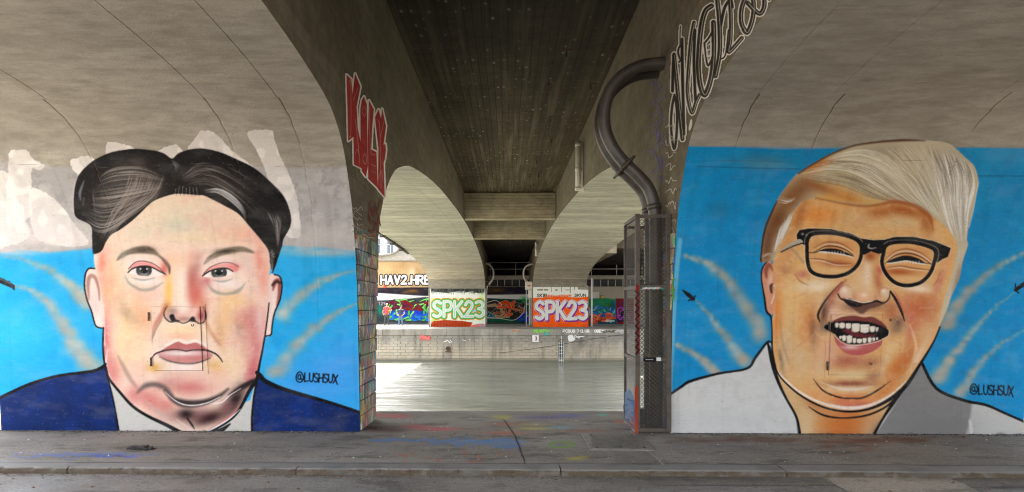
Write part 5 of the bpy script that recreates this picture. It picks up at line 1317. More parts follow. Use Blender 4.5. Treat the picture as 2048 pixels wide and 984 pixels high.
for P in ([(1413, 92), (1424, 86), (1424, 112), (1415, 114), (1413, 92)], [(1417, 100), (1422, 98)], [(1419, 90), (1419, 112)]): S.line(P, 1.4, PALE, .6, curve=False)
for k in range(14): scrib(S, 1300 + (k % 3) * 7, 165 + k * 15, 20, 20, 6, 1.7, (104, 96, 132), 1, k + 3)
for k in range(9): scrib(S, 1332, 255 + k * 26, 20, 18, 7, 1.7, (176, 168, 154), 1, k + 30)
for k in range(5): scrib(S, 1337 + k % 2 * 3, 548 + k * 12, 10, 22, 5, 3.0, (96, 170, 50), .95, k + 50)
g2 = decal(S, lambda a, b: at_x(a, b, XR), 'graffiti', M['web_paint'], BR['right'], thr=.5, lift=(-.006, 0, 0))
g2['label'] = 'tall black lettering with pale outlines sprayed along the arch edge'

# ------------------------------------------------------------------ far murals
def wild(S, x0, y0, x1, y1, n, pal, out, seed, wd=(3, 7), ow=1.6):
    """interlocking arrows and bars of a wildstyle piece"""
    r = np.random.RandomState(seed)
    for i in range(n):
        x, y = r.uniform(x0, x1), r.uniform(y0, y1)
        P = [(x, y)]
        a = r.choice([0, .5, 1.1, 1.6, 2.2, 2.8, -.6]) + r.uniform(-.2, .2)
        for k in range(r.randint(2, 5)):
            L = r.uniform(6, 17)
            x = np.clip(x + L * cos(a), x0, x1); y = np.clip(y + L * sin(a) * .9, y0, y1)
            P.append((x, y)); a += r.choice([-1.2, .9, 1.5, -.5])
        w_ = r.uniform(*wd)
        cu = r.rand() < .5
        S.line(P, [w_ + ow, w_ + ow + 1, ow + 1], out, .5, curve=cu); S.line(P, [w_, w_ + 1, 1], pal[r.randint(len(pal))], .5, curve=cu)
def far_mural(side, S, label):
    S.finish(1.12, 1.08)
    o = decal(S, lambda a, b: at_y(a, b, 51.69), 'mural', M['flat_paint'], PIER['far_' + side], keep_all=True)
    o['label'] = label
# left: green on white SPK23
S = Sheet(860.5, 577, 971, 655, 2.4, 4)
S.fill([(850, 570), (980, 570), (980, 660), (850, 660)], (226, 232, 214), 1, curve=False)
S.fill([(850, 570), (980, 570), (980, 586), (850, 586)], (58, 62, 60), 1.2, curve=False)
for k in range(46): S.line([(S.r.uniform(860, 972), 594), (S.r.uniform(860, 972), S.r.uniform(582, 592))], [5, 1], (232, 234, 230), 1, .8)
for k in range(30): x = S.r.uniform(860, 970); S.line([(x, 577), (x + S.r.uniform(-4, 4), 588)], 1, (120, 124, 122), 1, .6)
S.blob(866, 604, 8, 10, (150, 200, 60), .7); S.blob(964, 612, 6, 22, (160, 214, 70), .8); S.blob(868, 640, 8, 6, (160, 205, 80), .7); S.blob(920, 600, 40, 5, (200, 224, 150), .6)
def big(S, x, y, w_, h_, layers, gap=.32):
    for wd, c in layers: S.text('SPK23', x, y, w_, h_, wd, c, gap, soft=.6)
big(S, 867, 603, 15.5, 30, [(14, (226, 120, 50)), (11.5, (84, 176, 96)), (6, (222, 226, 218)), (2.4, (196, 206, 198))], .36)
S.fill([(858, 655), (866, 642), (890, 640), (925, 642), (945, 645), (940, 656)], (176, 70, 24), .8, curve=False)
for k in range(12): S.line([(864 + k * 6, 641 + k % 2), (862 + k * 6.2, 655)], .8, (120, 44, 16), .6)
S.fill([(940, 652), (955, 648), (968, 648), (972, 656), (945, 656)], (222, 120, 116), .8); S.blob(962, 651, 5, 2.5, (120, 190, 215), .8); S.blob(950, 646, 4, 2, (236, 236, 230), .8)
S.blob(877, 617, 4, 3, (150, 205, 225), .9); S.blob(948, 622, 4, 3, (130, 195, 220), .9)
S.line([(861, 578), (861, 654)], 1.4, (236, 236, 232), .6); S.line([(970, 578), (970, 654)], 1.4, (230, 230, 228), .6)
far_mural('left', S, 'green and white SPK23 lettering with an orange outline over a rust red ground')
# right: orange SPK23
S = Sheet(1065.5, 571, 1177, 655, 2.4, 5)
S.fill([(1050, 592), (1190, 592), (1190, 660), (1050, 660)], (240, 104, 16), 1, curve=False)
S.fill([(1066, 571), (1155, 571), (1156, 579), (1178, 580), (1178, 593), (1160, 595), (1120, 594), (1066, 596)], (238, 238, 234), .9, curve=False)
S.mottle(10, .3, (226, 84, 10), S.mask([(1066, 600), (1178, 600), (1178, 656), (1066, 656)], 1, False), .5)
for x0, y0, x1, y1 in ((1074.5, 578, 1086.5, 581.2), (1088, 578, 1096, 581.2), (1087, 571, 1087.8, 575), (1102.6, 571, 1103.8, 584), (1111, 578, 1115, 582), (1122.4, 571, 1124, 584), (1131, 579, 1139, 580.6), (1139.6, 571, 1141.4, 586), (1148.2, 571, 1150, 579.5)):
    S.fill([(x0, y0), (x1, y0), (x1, y1), (x0, y1)], (158, 152, 138), .4, curve=False)
S.text('SKIP', 1074, 588, 4.4, 6, 1.2, (30, 30, 30), .35, .1, .4); S.text('SKUN', 1149, 588, 4.4, 5, 1.1, (30, 30, 30), .35, .1, .4)
for k in range(10): S.blob(1092 + k * 5.3, 594 - S.r.uniform(0, 3), 3, 2.5, (226, 70, 24), .8)
for k in range(9): S.blob(S.r.uniform(1068, 1176), S.r.uniform(643, 655), 7, 3, (246, 116, 22), .6)
for wd, c, dx, dy in ((11.2, (244, 244, 240), .3, .5), (9.4, (140, 60, 152), 1.0, 1.6), (8.6, (150, 70, 160), 0, 0), (6.8, (226, 226, 222), -.3, -.3)):
    S.text('SPK23', 1072 + dx, 604 + dy, 15.8, 34, wd, c, .36, soft=.5)
S.line([(1078, 640), (1080, 612)], .4, (226, 226, 222)); S.text('SS', 1067.5, 640, 2.4, 4, .9, (200, 150, 190), .3, soft=.4)
far_mural('right', S, 'white SPK23 lettering edged in violet on bright orange')

# ------------------------------------------------------------------ retaining wall at the back of the far promenade
rw = thing('retaining_wall', (0, 60.5, 0), 'long graffiti covered retaining wall behind the far promenade', 'retaining wall')
MB().box(-400, -7.4, 60.51, 62.2, -.5, 6.12).box(-7.4, 400, 60.51, 62.2, -.5, 3.62).build('wall_body', M['abutment'], rw)
MB().box(-60, -7.0, 60.35, 62.3, 6.121, 6.24).build('coping', M['pier'], rw)
S = Sheet(690, 521, 1268, 652, 1.5, 6)
S.fill([(680, 515), (880, 515), (880, 580), (680, 580)], (196, 172, 136), 1, curve=False); S.mottle(24, .5, (168, 146, 112), None, .5); S.blob(824, 545, 7, 14, (226, 206, 180), .7); S.blob(800, 533, 40, 8, (170, 140, 104), .4); S.blob(775, 540, 12, 12, (216, 190, 150), .5)
S.fill([(870, 560), (1280, 560), (1280, 580), (870, 580)], (170, 162, 148), 1, curve=False)
S.fill([(680, 576), (1100, 573), (1100, 592), (680, 592)], (56, 48, 58), 1, curve=False); S.mottle(20, .5, (40, 34, 50), S.mask([(680, 577), (1100, 575), (1100, 592), (680, 592)], 1, False), .5)
S.blob(825, 582, 14, 4, (150, 112, 60), .85); S.blob(810, 585, 8, 3, (120, 90, 60), .7); S.blob(994, 580, 14, 4, (130, 100, 50), .85); S.blob(1030, 582, 20, 5, (44, 30, 62), .8)
S.fill([(680, 588), (760, 586), (850, 592), (1066, 588), (1066, 600), (960, 600), (860, 596), (800, 602), (680, 604)], (222, 220, 218), 1.6, curve=False)
S.fill([(680, 603), (760, 601), (800, 599), (850, 594), (880, 596), (880, 652), (680, 652)], (74, 78, 80), 1.4, curve=False)
for wd, c in ((8.0, (40, 34, 34)), (4.4, (226, 220, 216))):
    S.text('HAV2.HRE', 762, 551.5, 9.6, 16, wd, c, .42, .05, .5)
for k in range(24): S.line([(S.r.uniform(760, 858), S.r.uniform(552, 568)), (S.r.uniform(760, 858), S.r.uniform(552, 568))][:1] * 2, 1, (170, 160, 160), .5, .3)
# dark green wildstyle on the left
S.fill([(772, 606), (790, 598), (800, 606), (812, 602), (830, 610), (845, 603), (862, 600), (862, 618), (830, 622), (800, 616), (775, 622)], (110, 38, 66), 1, curve=False); S.fill([(776, 626), (800, 620), (862, 624), (862, 636), (800, 638), (778, 636)], (36, 84, 190), 1.4); S.blob(800, 636, 20, 3, (50, 150, 220), .8); S.blob(845, 634, 20, 4, (60, 170, 215), .8)
wild(S, 776, 599, 862, 640, 22, [(130, 205, 110), (96, 190, 90), (150, 220, 130)], (60, 74, 66), 11, (1.6, 3.4), .8); wild(S, 776, 620, 862, 640, 9, [(60, 150, 225), (40, 110, 210), (110, 215, 130)], (50, 70, 90), 12, (2, 3.4), .6); wild(S, 780, 603, 862, 620, 6, [(120, 40, 70), (140, 40, 40)], (80, 60, 60), 15, (2, 4), .5)
S.line([(768, 646), (862, 648)], 5, (104, 108, 112), 1.5, .8); S.blob(760, 620, 6, 12, (30, 150, 130), .8); S.text('129', 757, 604, 3.5, 6, .9, (200, 180, 190), .4, soft=.4)
# centre: brown figure with teal border
S.fill([(966, 596), (1062, 600), (1062, 650), (966, 650)], (24, 74, 68), 1, curve=False); S.blob(1005, 640, 50, 5, (20, 106, 68), .9); S.blob(1050, 602, 10, 8, (36, 150, 80), .9); S.fill([(1032, 640), (1048, 622), (1060, 630), (1060, 642)], (36, 66, 190), 1); S.fill([(966, 645), (1062, 646), (1062, 655), (966, 655)], (84, 82, 78), 1, curve=False)
S.fill([(972, 606), (985, 600), (1020, 606), (1046, 610), (1050, 622), (1040, 632), (1028, 640), (1010, 632), (980, 634), (972, 625)], (60, 52, 46), 1.2)
wild(S, 973, 603, 1046, 634, 16, [(150, 92, 52), (176, 144, 104), (60, 50, 44), (206, 92, 30), (44, 120, 124), (110, 60, 36)], (205, 200, 190), 21, (2.5, 6), 1.0); S.line([(972, 635), (1000, 637), (1028, 640), (1046, 626), (1049, 612)], 1.2, (226, 222, 214), .5); S.line([(974, 605), (992, 601), (1004, 610)], 1.2, (220, 214, 206), .5); S.line([(1052, 603), (1058, 615), (1054, 630), (1040, 641)], 4, (30, 104, 108), 1)
# right: blue arrows on green and red
S.fill([(1178, 594), (1280, 594), (1280, 654), (1178, 654)], (60, 150, 110), 1, curve=False); S.blob(1222, 611, 10, 5, (40, 110, 40), .9); S.fill([(1178, 570), (1280, 570), (1280, 597), (1225, 598), (1210, 596), (1178, 598)], (186, 180, 168), 1, curve=False)
S.fill([(1232, 597), (1280, 597), (1280, 650), (1232, 650)], (150, 40, 60), 1, curve=False); S.blob(1241, 608, 8, 6, (110, 60, 120), .7); S.fill([(1178, 628), (1232, 630), (1232, 648), (1178, 648)], (206, 110, 76), 1.4, curve=False); S.blob(1190, 640, 8, 6, (222, 140, 60), .8); S.fill([(1196, 641), (1234, 638), (1234, 650), (1196, 650)], (20, 96, 112), .8, curve=False)
wild(S, 1182, 604, 1228, 632, 17, [(70, 150, 210), (110, 200, 215), (60, 110, 200), (160, 40, 50), (130, 190, 210)], (60, 30, 60), 31, (1.6, 3.6), .8); wild(S, 1184, 628, 1230, 642, 7, [(240, 130, 100), (180, 36, 40), (236, 150, 110)], (120, 40, 40), 32, (2, 4), .6); wild(S, 1236, 612, 1258, 642, 9, [(180, 110, 200), (190, 130, 210), (60, 40, 70)], (40, 30, 50), 33, (2, 4.5), .8)
for k in range(4): scrib(S, 1212, 642, 16, 6, 6, 1.2, (236, 236, 232), .9, k)
S.fill([(680, 648), (1280, 648.5), (1280, 656), (680, 656)], (92, 90, 88), 1, curve=False)
S.a[S.Y < 573.5] *= (np.where(S.X < 880, 1, 0)[None, :])
S.finish(1.3, 1.1)
wm = decal(S, lambda a, b: at_y(a, b, 60.50), 'mural', M['flat_paint'], rw, thr=.3)
wm['label'] = 'row of graffiti pieces with HAV2.HRE in white block letters above'

# walkway on top of the lower wall, its recess and railing, and the dark rooms behind
wk = thing('raised_walkway', (4, 60.3, 4.4), 'raised concrete walkway with a grey railing above the graffiti wall', 'walkway')
MB().box(-7.35, 40, 60.3, 62.5, 4.36, 4.72).build('walkway_slab', M['abutment'], wk)
MB().box(-7.35, 40, 60.62, 62.19, 3.625, 3.68).build('recess_floor', M['pier'], wk)
MB().box(-7.35, 40, 61.6, 61.9, 3.69, 4.355).build('recess_back', M['black'], wk)
for i, x in enumerate(np.arange(-6.8, 16, .72)):
    MB().box(x - .035, x + .035, 60.66, 60.74, 3.685, 4.355).build('recess_post', M['rail'], wk)
for x in np.arange(-6.6, 16, 2.45):
    MB().box(x - .03, x + .03, 60.4, 60.46, 4.722, 6.0).build('railing_post', M['rail'], wk)
for z in (5.35, 5.98):
    MB().box(-7.3, 16, 60.395, 60.465, z - .03, z + .03).build('rail', M['rail'], wk)
ab = thing('rear_abutment', (2, 66, 0), 'near black abutment wall closing the passage at the back', 'abutment')
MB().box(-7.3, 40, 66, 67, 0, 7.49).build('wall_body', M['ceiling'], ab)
nd = thing('neighbouring_deck', (12, 55, 6), 'dark underside of the neighbouring deck behind the right arch, its nearer spans added out of view', 'deck')
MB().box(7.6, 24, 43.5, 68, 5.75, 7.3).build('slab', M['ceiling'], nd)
MB().box(13, 24, 9.4, 43.49, 5.95, 7.3).build('unseen_canal_span', M['ceiling'], nd)  # unseen span, set aside so light reaches under the right arch
MB().box(7.6, 24, -14, 9.39, 5.75, 7.3).build('slab', M['ceiling'], nd)  # unseen near slab, added only to shade the right side
MB().box(6.8, 7.59, 43.5, 68, 5.4, 7.35).build('edge_beam', M['beam'], nd)
# pale sign board and ochre box on the wall at the right
t = thing('notice_board', tuple(float(q) for q in at_y(1192, 590, 60.3)), 'pale grey notice board on the wall beside the right pier', 'notice board')
x, y, z = ORG[t.name]
MB().box(x - .32, x + .32, 60.42, 60.49, z - .28, z + .28).build('board', M['boxgrey'], t); [MB().box(x - .36, x + .36, 60.43, 60.488, z + a, z + a + .035).build('frame', M['rail'], t) for a in (-.32, .285)]
t = thing('ochre_box', tuple(float(q) for q in at_y(1205, 594, 60.3)), 'small ochre box fixed to the wall right of the notice board', 'box')
x, y, z = ORG[t.name]
MB().box(x - .14, x + .14, 60.3, 60.49, z - .12, z + .12).build('box_body', M['ochre'], t, .01); MB().box(x - .16, x + .16, 60.28, 60.488, z + .122, z + .15).build('lid', M['rust'], t)
t = thing('red_box', tuple(float(q) for q in at_y(769, 573.5, 60.3)), 'small red alarm box under the white block letters', 'box')
x, y, z = ORG[t.name]
MB().box(x - .13, x + .13, 60.36, 60.48, z - .13, z + .13).build('box_body', M['red'], t, .01); MB().box(x - .05, x + .05, 60.345, 60.359, z - .05, z + .05).build('cover', M['rust'], t)

# pale post, ramp end and apartment block beyond the left bridge
x, y, z = [float(q) for q in at_y(1183.5, 655, 52.9)]
t = thing('white_post', (x, y, 0), 'white steel post standing beside the orange far pier', 'post')
MB().box(x - .06, x + .06, y - .06, y + .06, 0.03, 4.1).build('shaft', M['white'], t); MB().box(x - .14, x + .14, y - .14, y + .14, 0.001, .029).build('base_plate', M['rail'], t)
def xz(L, Y): return [tuple(float(q) for q in (at_y(a, b, Y)[0], at_y(a, b, Y)[2])) for a, b in L]
t = thing('ramp_wall', tuple(float(q) for q in at_y(790, 524, 70)), 'pale concrete ramp wall with a rounded corner above the left retaining wall', 'ramp wall')
MB().prism(xz([(600, 513), (760, 512), (780, 510), (794, 504), (803, 494), (807, 480), (808, 455), (900, 455), (900, 530), (600, 530)], 70), 1, 70, 74).build('wall_body', M['abutment'], t)
MB().prism(xz([(600, 510.5), (760, 509.5), (779, 507.5), (792, 502), (800, 493), (804, 480), (805, 455), (808, 455), (807, 480), (803, 494), (794, 504), (780, 510), (760, 512), (600, 513)], 69.6), 1, 69.6, 69.98).build('edge_band', M['pier'], t)
ap = thing('apartment_building', (-22, 95, 0), 'white apartment building with tall windows beyond the left bridge', 'building')
MB().box(-40, -10, 95.2, 108, 0, 22).build('wall', M['facade'], ap)
for fl in range(5):
    zf = 2.0 + fl * 3.9
    MB().box(-40, -10, 95.0, 95.199, zf - .75, zf - .55).build('cornice', M['facade'], ap)
    for i in range(14):
        x = -38.6 + i * 2.05
        if fl >= 1 and fl <= 3 and x > -30:
            wd_ = MB().box(x - .62, x - .5, 95.05, 95.199, zf, zf + 2.5).box(x + .5, x + .62, 95.05, 95.199, zf, zf + 2.5).box(x - .5, x + .5, 95.05, 95.199, zf + 2.4, zf + 2.5).box(x - .5, x + .5, 95.0, 95.199, zf, zf + .1).build('window', M['white'], ap)
            MB().box(x - .499, x + .499, 95.14, 95.197, zf + .101, zf + 2.399).build('pane', M['glass'], wd_)
            MB().box(x - .03, x + .03, 95.08, 95.139, zf + .101, zf + 2.399).box(x - .499, x + .499, 95.09, 95.138, zf + 1.5, zf + 1.56).build('glazing_bar', M['white'], wd_)
MB().box(-40.4, -9.6, 94.6, 108.4, 22.001, 22.5).build('roof', M['pier'], ap)
# dark cable duct under the outer edge of the left bridge
pts = [at_x(px, py, XLO - .06) for px, py in ((726, 440), (745, 454), (765, 469), (785, 484), (803, 497), (816, 506))]
t = thing('cable_duct', tuple(float(q) for q in pts[2]), 'dark cable duct running under the outer edge of the left bridge', 'cable duct')
P = [tuple(float(q) for q in p) for p in pts]
MB().tube(P, .11, 8).build('duct', M['black'], t)
for a in P[1:5]: MB().box(a[0] - .16, a[0] + .16, a[1] - .06, a[1] + .06, a[2] - .16, a[2] + .16).build('clip', M['steel'], t)

# ------------------------------------------------------------------ things on the quay wall
x, y, z = [float(q) for q in at_y(1071, 677, QF - .1)]
t = thing('number_sign', (x, y, z), 'square white sign with a red number 3 on the far quay wall', 'sign')
MB().box(x - .24, x + .24, y - .012, y + .012, z - .26, z + .26).build('plate', M['white'], t, .004)
S = Sheet(1065, 670, 1077, 684, 8, 1); S.text('3', 1070.3, 673.5, 3.4, 7, 1.5, (165, 40, 60), soft=.25)
decal(S, lambda a, b: at_y(a, b, QF - .1), 'lettering', M['flat_paint'], t, lift=(0, -.016, 0))
MB().box(x - .2, x - .14, y + .012, y + .1, z - .03, z + .03).box(x + .14, x + .2, y + .012, y + .1, z - .03, z + .03).build('bracket', M['steel'], t)
x, y, z = [float(q) for q in at_y(1093, 667.5, QF - .1)]
t = thing('teal_plaque', (x, y, z), 'small teal plaque with a white mark near the top of the quay wall', 'plaque')
MB().box(x - .21, x + .21, y - .012, y + .03, z - .12, z + .12).build('plate', M['teal'], t, .004); MB().box(x + .0, x + .05, y - .02, y - .013, z - .02, z + .03).build('mark', M['white'], t)
x, y, z = [float(q) for q in at_y(1122, 700, QF - .1)]
t = thing('quay_ladder', (x, QF - .1, z), 'white runged ladder in a dark slot running down the quay wall into the water', 'ladder')
MB().box(x - .2, x + .22, QF - .025, QF + .05, -2.75, -.95).build('slot', M['black'], t); MB().box(x - .25, x + .26, QF - .075, QF - .03, -.94, -.52).build('top_block', M['pier'], t)
for dx in (-.15, 0.02, .16): MB().tube([(x + dx, QF - .15, -2.9), (x + dx, QF - .15, -.95 if dx != .02 else -.5)], .024, 8).build('rail', M['white'], t)
for k in range(7): MB().tube([(x - .15, QF - .15, -2.6 + k * .26), (x + .16, QF - .15, -2.6 + k * .26)], .016, 6).build('rung', M['white'], t)
MB().tube([(x - .14, QF - .16, -.78), (x + .17, QF - .16, -.78)], .02, 6).build('hook', M['rust'], t)
x, y, z = [float(q) for q in at_y(896, 697, QF - .05)]
t = thing('drain_outlet', (x, y, z), 'rusty brown drain outlet stained into the quay wall left of the sign', 'drain outlet')
MB().tube([(x, QF - .16, z), (x, QF + .0, z)], .17, 14).build('collar', M['rust'], t); MB().tube([(x, QF - .175, z), (x, QF - .161, z)], .12, 14).build('opening', M['black'], t); MB().box(x - .2, x + .2, QF - .15, QF - .03, z - .26, z - .19).build('sill', M['rust'], t)
pts = [at_y(px, py, QF - .16) for px, py in ((1000, 706), (1040, 701), (1090, 694), (1150, 684), (1190, 677), (1255, 668))]
t = thing('mooring_cable', tuple(float(q) for q in pts[0]), 'thin dark cable sloping along the stone quay wall', 'cable')
MB().tube([tuple(float(q) for q in p) for p in pts], .014, 6).build('cable', M['black'], t)
for q in (pts[0], pts[-1]):
    a = [float(v) for v in q]; MB().tube([(a[0], a[1], a[2]), (a[0], QF + .02, a[2])], .03, 8).build('anchor', M['rust'], t)
S = Sheet(756, 655, 1262, 722, 2.2, 8)
S.line([(1058, 662), (1106, 661)], 1, (130, 190, 90), .5); S.text('MUACH', 1068, 659, 4.6, 6.4, 1.7, (140, 205, 90), .3, soft=.4)
S.text('PCBUB', 1126, 659.5, 3.9, 5.2, 1.3, (232, 230, 224), .3, soft=.4); S.text('7', 1154, 659.5, 3.6, 5.4, 1.2, (232, 230, 224), .3, soft=.4); S.text('CLUB', 1160, 659.5, 3.8, 5, 1.3, (232, 230, 224), .3, soft=.4); S.text('OBEY', 1189, 659.5, 3.9, 5.2, 1.4, (236, 234, 228), .28, soft=.4)
for k in range(3): scrib(S, 1206, 663, 24, 6, 8, .9, (90, 88, 84), .9, k + 5); scrib(S, 1230, 664, 26, 10, 8, 1.1, (190, 188, 182), .9, k + 15)
S.fill([(1136, 672), (1144, 670), (1147, 675), (1151, 679), (1142, 683), (1137, 681)], (232, 230, 226), .7); 
for k in range(2): scrib(S, 1148, 674, 20, 7, 7, 1.1, (225, 222, 216), .9, k + 2)
for k in range(4): scrib(S, 840, 676, 19, 10, 7, 1.5, (220, 110, 104), .85, k + 8)
for k in range(2): scrib(S, 888, 683, 16, 5, 6, 1, (225, 222, 216), .85, k + 18); scrib(S, 1024, 661, 14, 5, 5, 1.2, (210, 120, 90), .7, k + 28); scrib(S, 925, 679, 30, 6, 7, .7, (215, 212, 204), .7, k + 38)
qg = decal(S, quay_place, 'graffiti', M['flat_paint'], qw)
qg['label'] = 'small white and green tags along the coping'

# ------------------------------------------------------------------ pipes and cage at the right pier
def s_pipe(y0, name, label):
    px = [(1311, 470), (1310, 432), (1306, 402), (1295, 374), (1274, 350), (1247, 324), (1224, 293), (1211, 262), (1208, 231), (1213, 200), (1226, 172), (1250, 148), (1283, 132), (1326, 127), (1345, 127)]
    k = y0 / 8.32
    P = [np.array([float(q) for q in at_y(a, b, 8.32)]) for a, b in px]
    P = [np.array([p[0], y0, p[2]]) for p in P]
    t = thing('drain_pipe', (P[0][0], y0, 0), label, 'pipe', 'curved pipes at the cage')
    up = catmull(P, False, 5)
    MB().tube([(P[0][0], y0, .03), (P[0][0], y0, P[0][2] - .1)] + [tuple(q) for q in up], .083, 18).build('pipe_run', M['pipe'], t)
    for q, d in ((up[24], up[25] - up[23]), (up[8], up[9] - up[7])):
        d = d / np.linalg.norm(d) * .035
        MB().tube([tuple(q - d), tuple(q + d)], .094, 18).build('collar', M['pipe'], t)
    for z in (.95, 1.9):
        MB().tube([(P[0][0], y0, z - .03), (P[0][0], y0, z + .03)], .095, 16).build('collar', M['steel'], t)
    return up
u1 = s_pipe(8.32, 'drain_pipe', 'front one of two dark pipes looping from the cage up into the right bridge')
u2 = s_pipe(8.64, 'drain_pipe', 'rear one of two dark pipes half hidden behind the front pipe')
q = u1[24]
t = thing('pipe_clamp', tuple(q), 'steel clamp strap binding the two looping pipes together', 'clamp')
d = u1[25] - u1[23]; d /= np.linalg.norm(d); nrm = np.array([-d[2], 0, d[0]])
mb = MB()
for s_ in (-.105, .105):
    a = q + nrm * s_
    mb.tube([(a[0], 8.2, a[2]), (a[0], 8.76, a[2])], .022, 6)
mb.build('bar', M['steel'], t)
for yy in (8.205, 8.745):
    MB().tube([tuple(np.array([q[0], yy, q[2]]) - nrm * .13), tuple(np.array([q[0], yy, q[2]]) + nrm * .13)], .02, 6).build('strap', M['steel'], t)

CX_0, CX_1, CY_0, CY_1, CH = 1.645, 2.04, 7.93, 8.72, 2.80
cg = thing('pipe_cage', (1.85, 8.3, 0), 'tall steel mesh cage with graffiti guarding the pipes beside the right pier', 'cage')
def post(x, y, w_, z0, z1, mat=None): return MB().box(x - w_ / 2, x + w_ / 2, y - w_ / 2, y + w_ / 2, z0, z1).build('post', mat or M['steel'], cg)
post(CX_0, CY_0, .055, .03, CH); post(CX_1, CY_0, .06, .03, CH); post(CX_0, CY_1, .04, .03, CH - .04); post(CX_1 - .02, CY_1, .04, .03, CH - .04)
for z in (.055, .95, 1.87, CH - .03):
    MB().box(CX_0 + .029, CX_1 - .031, CY_0 - .02, CY_0 + .02, z - .022, z + .022).build('rail', M['steel'], cg)
    MB().box(CX_0 - .018, CX_0 + .018, CY_0 + .03, CY_1 - .021, z - .022, z + .022).build('rail', M['steel'], cg)
MB().box(CX_0 + .03, CX_1 - .1, CY_1 - .015, CY_1 + .015, CH - .09, CH - .05).build('rail', M['steel'], cg)
def expanded(w_, h_, to):
    """expanded metal: zigzag strands, each a thin flat strip standing off its neighbour"""
    V, Fq = [], []
    cw, chh = .052, .027
    nx = int(w_ / (cw / 2)); nz = int(h_ / chh)
    for i in range(nz):
        z = (i + .5) * chh
        base = len(V)
        for k in range(nx + 1):
            zz = z + (chh * .5 if (k + i) % 2 else -chh * .5) * .92
            V += [to(k * w_ / nx, zz - .0058, 0), to(k * w_ / nx, zz + .0058, .004)]
            if k: Fq.append((base + 2 * k - 2, base + 2 * k, base + 2 * k + 1, base + 2 * k - 1))
    return V, Fq
for z0, z1 in ((.08, .925), (.975, 1.845), (1.895, CH - .055)):
    V, Fq = expanded(CX_1 - CX_0 - .06, z1 - z0, lambda a, b, c: (CX_0 + .03 + a, CY_0 - .004 + c, z0 + b))
    tag(np_mesh('mesh_panel', V, Fq, M['mesh'], cg), kind='stuff')
    V, Fq = expanded(CY_1 - CY_0 - .05, z1 - z0, lambda a, b, c: (CX_0 - .004 + c, CY_0 + .028 + a, z0 + b))
    tag(np_mesh('mesh_panel', V, Fq, M['mesh'], cg), kind='stuff')
# rag of painted tin low on the side, red and black paint on the corner post, stickers on the rails
def cage_sheet(name, S, yv, lift, label, X=None):
    o = decal(S, (lambda a, b: at_x(a, b, X)) if X else (lambda a, b: at_y(a, b, yv)), name, M['flat_paint'], cg, lift=lift)
    if o and label: o['label'] = label
S = Sheet(1262, 560, 1286, 870, 2, 3)
S.line([(1275, 572), (1276, 705)], 6, (128, 26, 22), .5, curve=False); S.line([(1273, 775), (1273, 866)], 7, (150, 52, 30), .7, .8, curve=False)
for k in range(9): S.line([(1271, 582 + k * 14), (1278, 588 + k * 14), (1272, 596 + k * 14)], 3, (22, 18, 18), .5, curve=False)
cage_sheet('paint_stripe', S, CY_0 - .029, (0, -.002, 0), 'red and black painted stripe on the corner post')
S = Sheet(1246, 775, 1276, 900, 2, 9)
S.fill([(1251, 785), (1262, 778), (1270, 800), (1271, 868), (1258, 862), (1249, 850)], (84, 104, 128), .7, curve=False); wild(S, 1251, 790, 1270, 862, 16, [(140, 44, 44), (50, 84, 130), (130, 124, 118), (40, 60, 100), (40, 40, 44)], (110, 116, 124), 5, (1.5, 4), .5)
cage_sheet('painted_sheet', S, 0, (-.014, 0, 0), 'blue tin sheet daubed with red and white at the cage foot', CX_0)
S = Sheet(1280, 708, 1322, 732, 4, 4)
S.fill([(1287, 715), (1312, 715), (1312, 723), (1287, 723)], (16, 16, 16), .3, curve=False); S.line([(1291 + k * .8, 719 + (k % 3 - 1) * .8) for k in range(20)], .8, (176, 176, 174), .3, curve=False)
S.fill([(1313, 715), (1322, 715), (1322, 722), (1313, 722)], (206, 206, 200), .3, curve=False); S.fill([(1281, 714), (1286, 714), (1286, 722), (1281, 722)], (130, 130, 130), .3, curve=False)
cage_sheet('sticker', S, CY_0 - .02, (0, -.003, 0), 'black sticker on the middle rail')
S = Sheet(1282, 568, 1336, 584, 3, 4)
for k in range(9): S.line([(1286 + k * 4.6, 575 + k % 3), (1289 + k * 4.6, 579 - k % 2 * 3)], 3, [(60, 140, 130), (200, 190, 190), (180, 80, 110), (90, 150, 110)][k % 4], .6)
S.line([(1286, 577), (1318, 576)], 3, (190, 186, 180), .8, .8)
cage_sheet('paint_stripe', S, CY_0 - .02, (0, -.003, 0), None)
for k, (yy, zz, r_, x_) in enumerate(((8.45, .55, .30, 1.93), (8.55, .35, .22, 1.8))):
    MB().box(x_ - .07, x_ + .07, yy - .05, yy + .05, .01, .01 + r_).build('junction_box', M['black'], cg, .01)

# small vertical downpipes under the right web
for (px, y1, y2, lab) in ((1157, 282, 380, 'short pale downpipe on the right bridge side above the pipes loop'), (1072.5, 483, 512, 'short pale downpipe on the right bridge side beyond the cross beams')):
    X = XR - .14
    x, y, za = [float(q) for q in at_x(px, y1, X)]; zb = float(at_x(px, y2, X)[2])
    t = thing('downpipe', (x, y, zb), lab, 'downpipe')
    MB().tube([(x, y, zb), (x, y, za)], .085, 14).build('pipe_run', M['pale_pipe'], t)
    MB().tube([(x + .14, y + .22, zb), (x + .14, y + .22, za)], .035, 8).build('side_pipe', M['pale_pipe'], t)
    for z in (zb + .03, zb + (za - zb) * .42, za - .12): MB().tube([(x, y, z - .04), (x, y, z + .04)], .1, 14).build('collar', M['pale_pipe'], t)

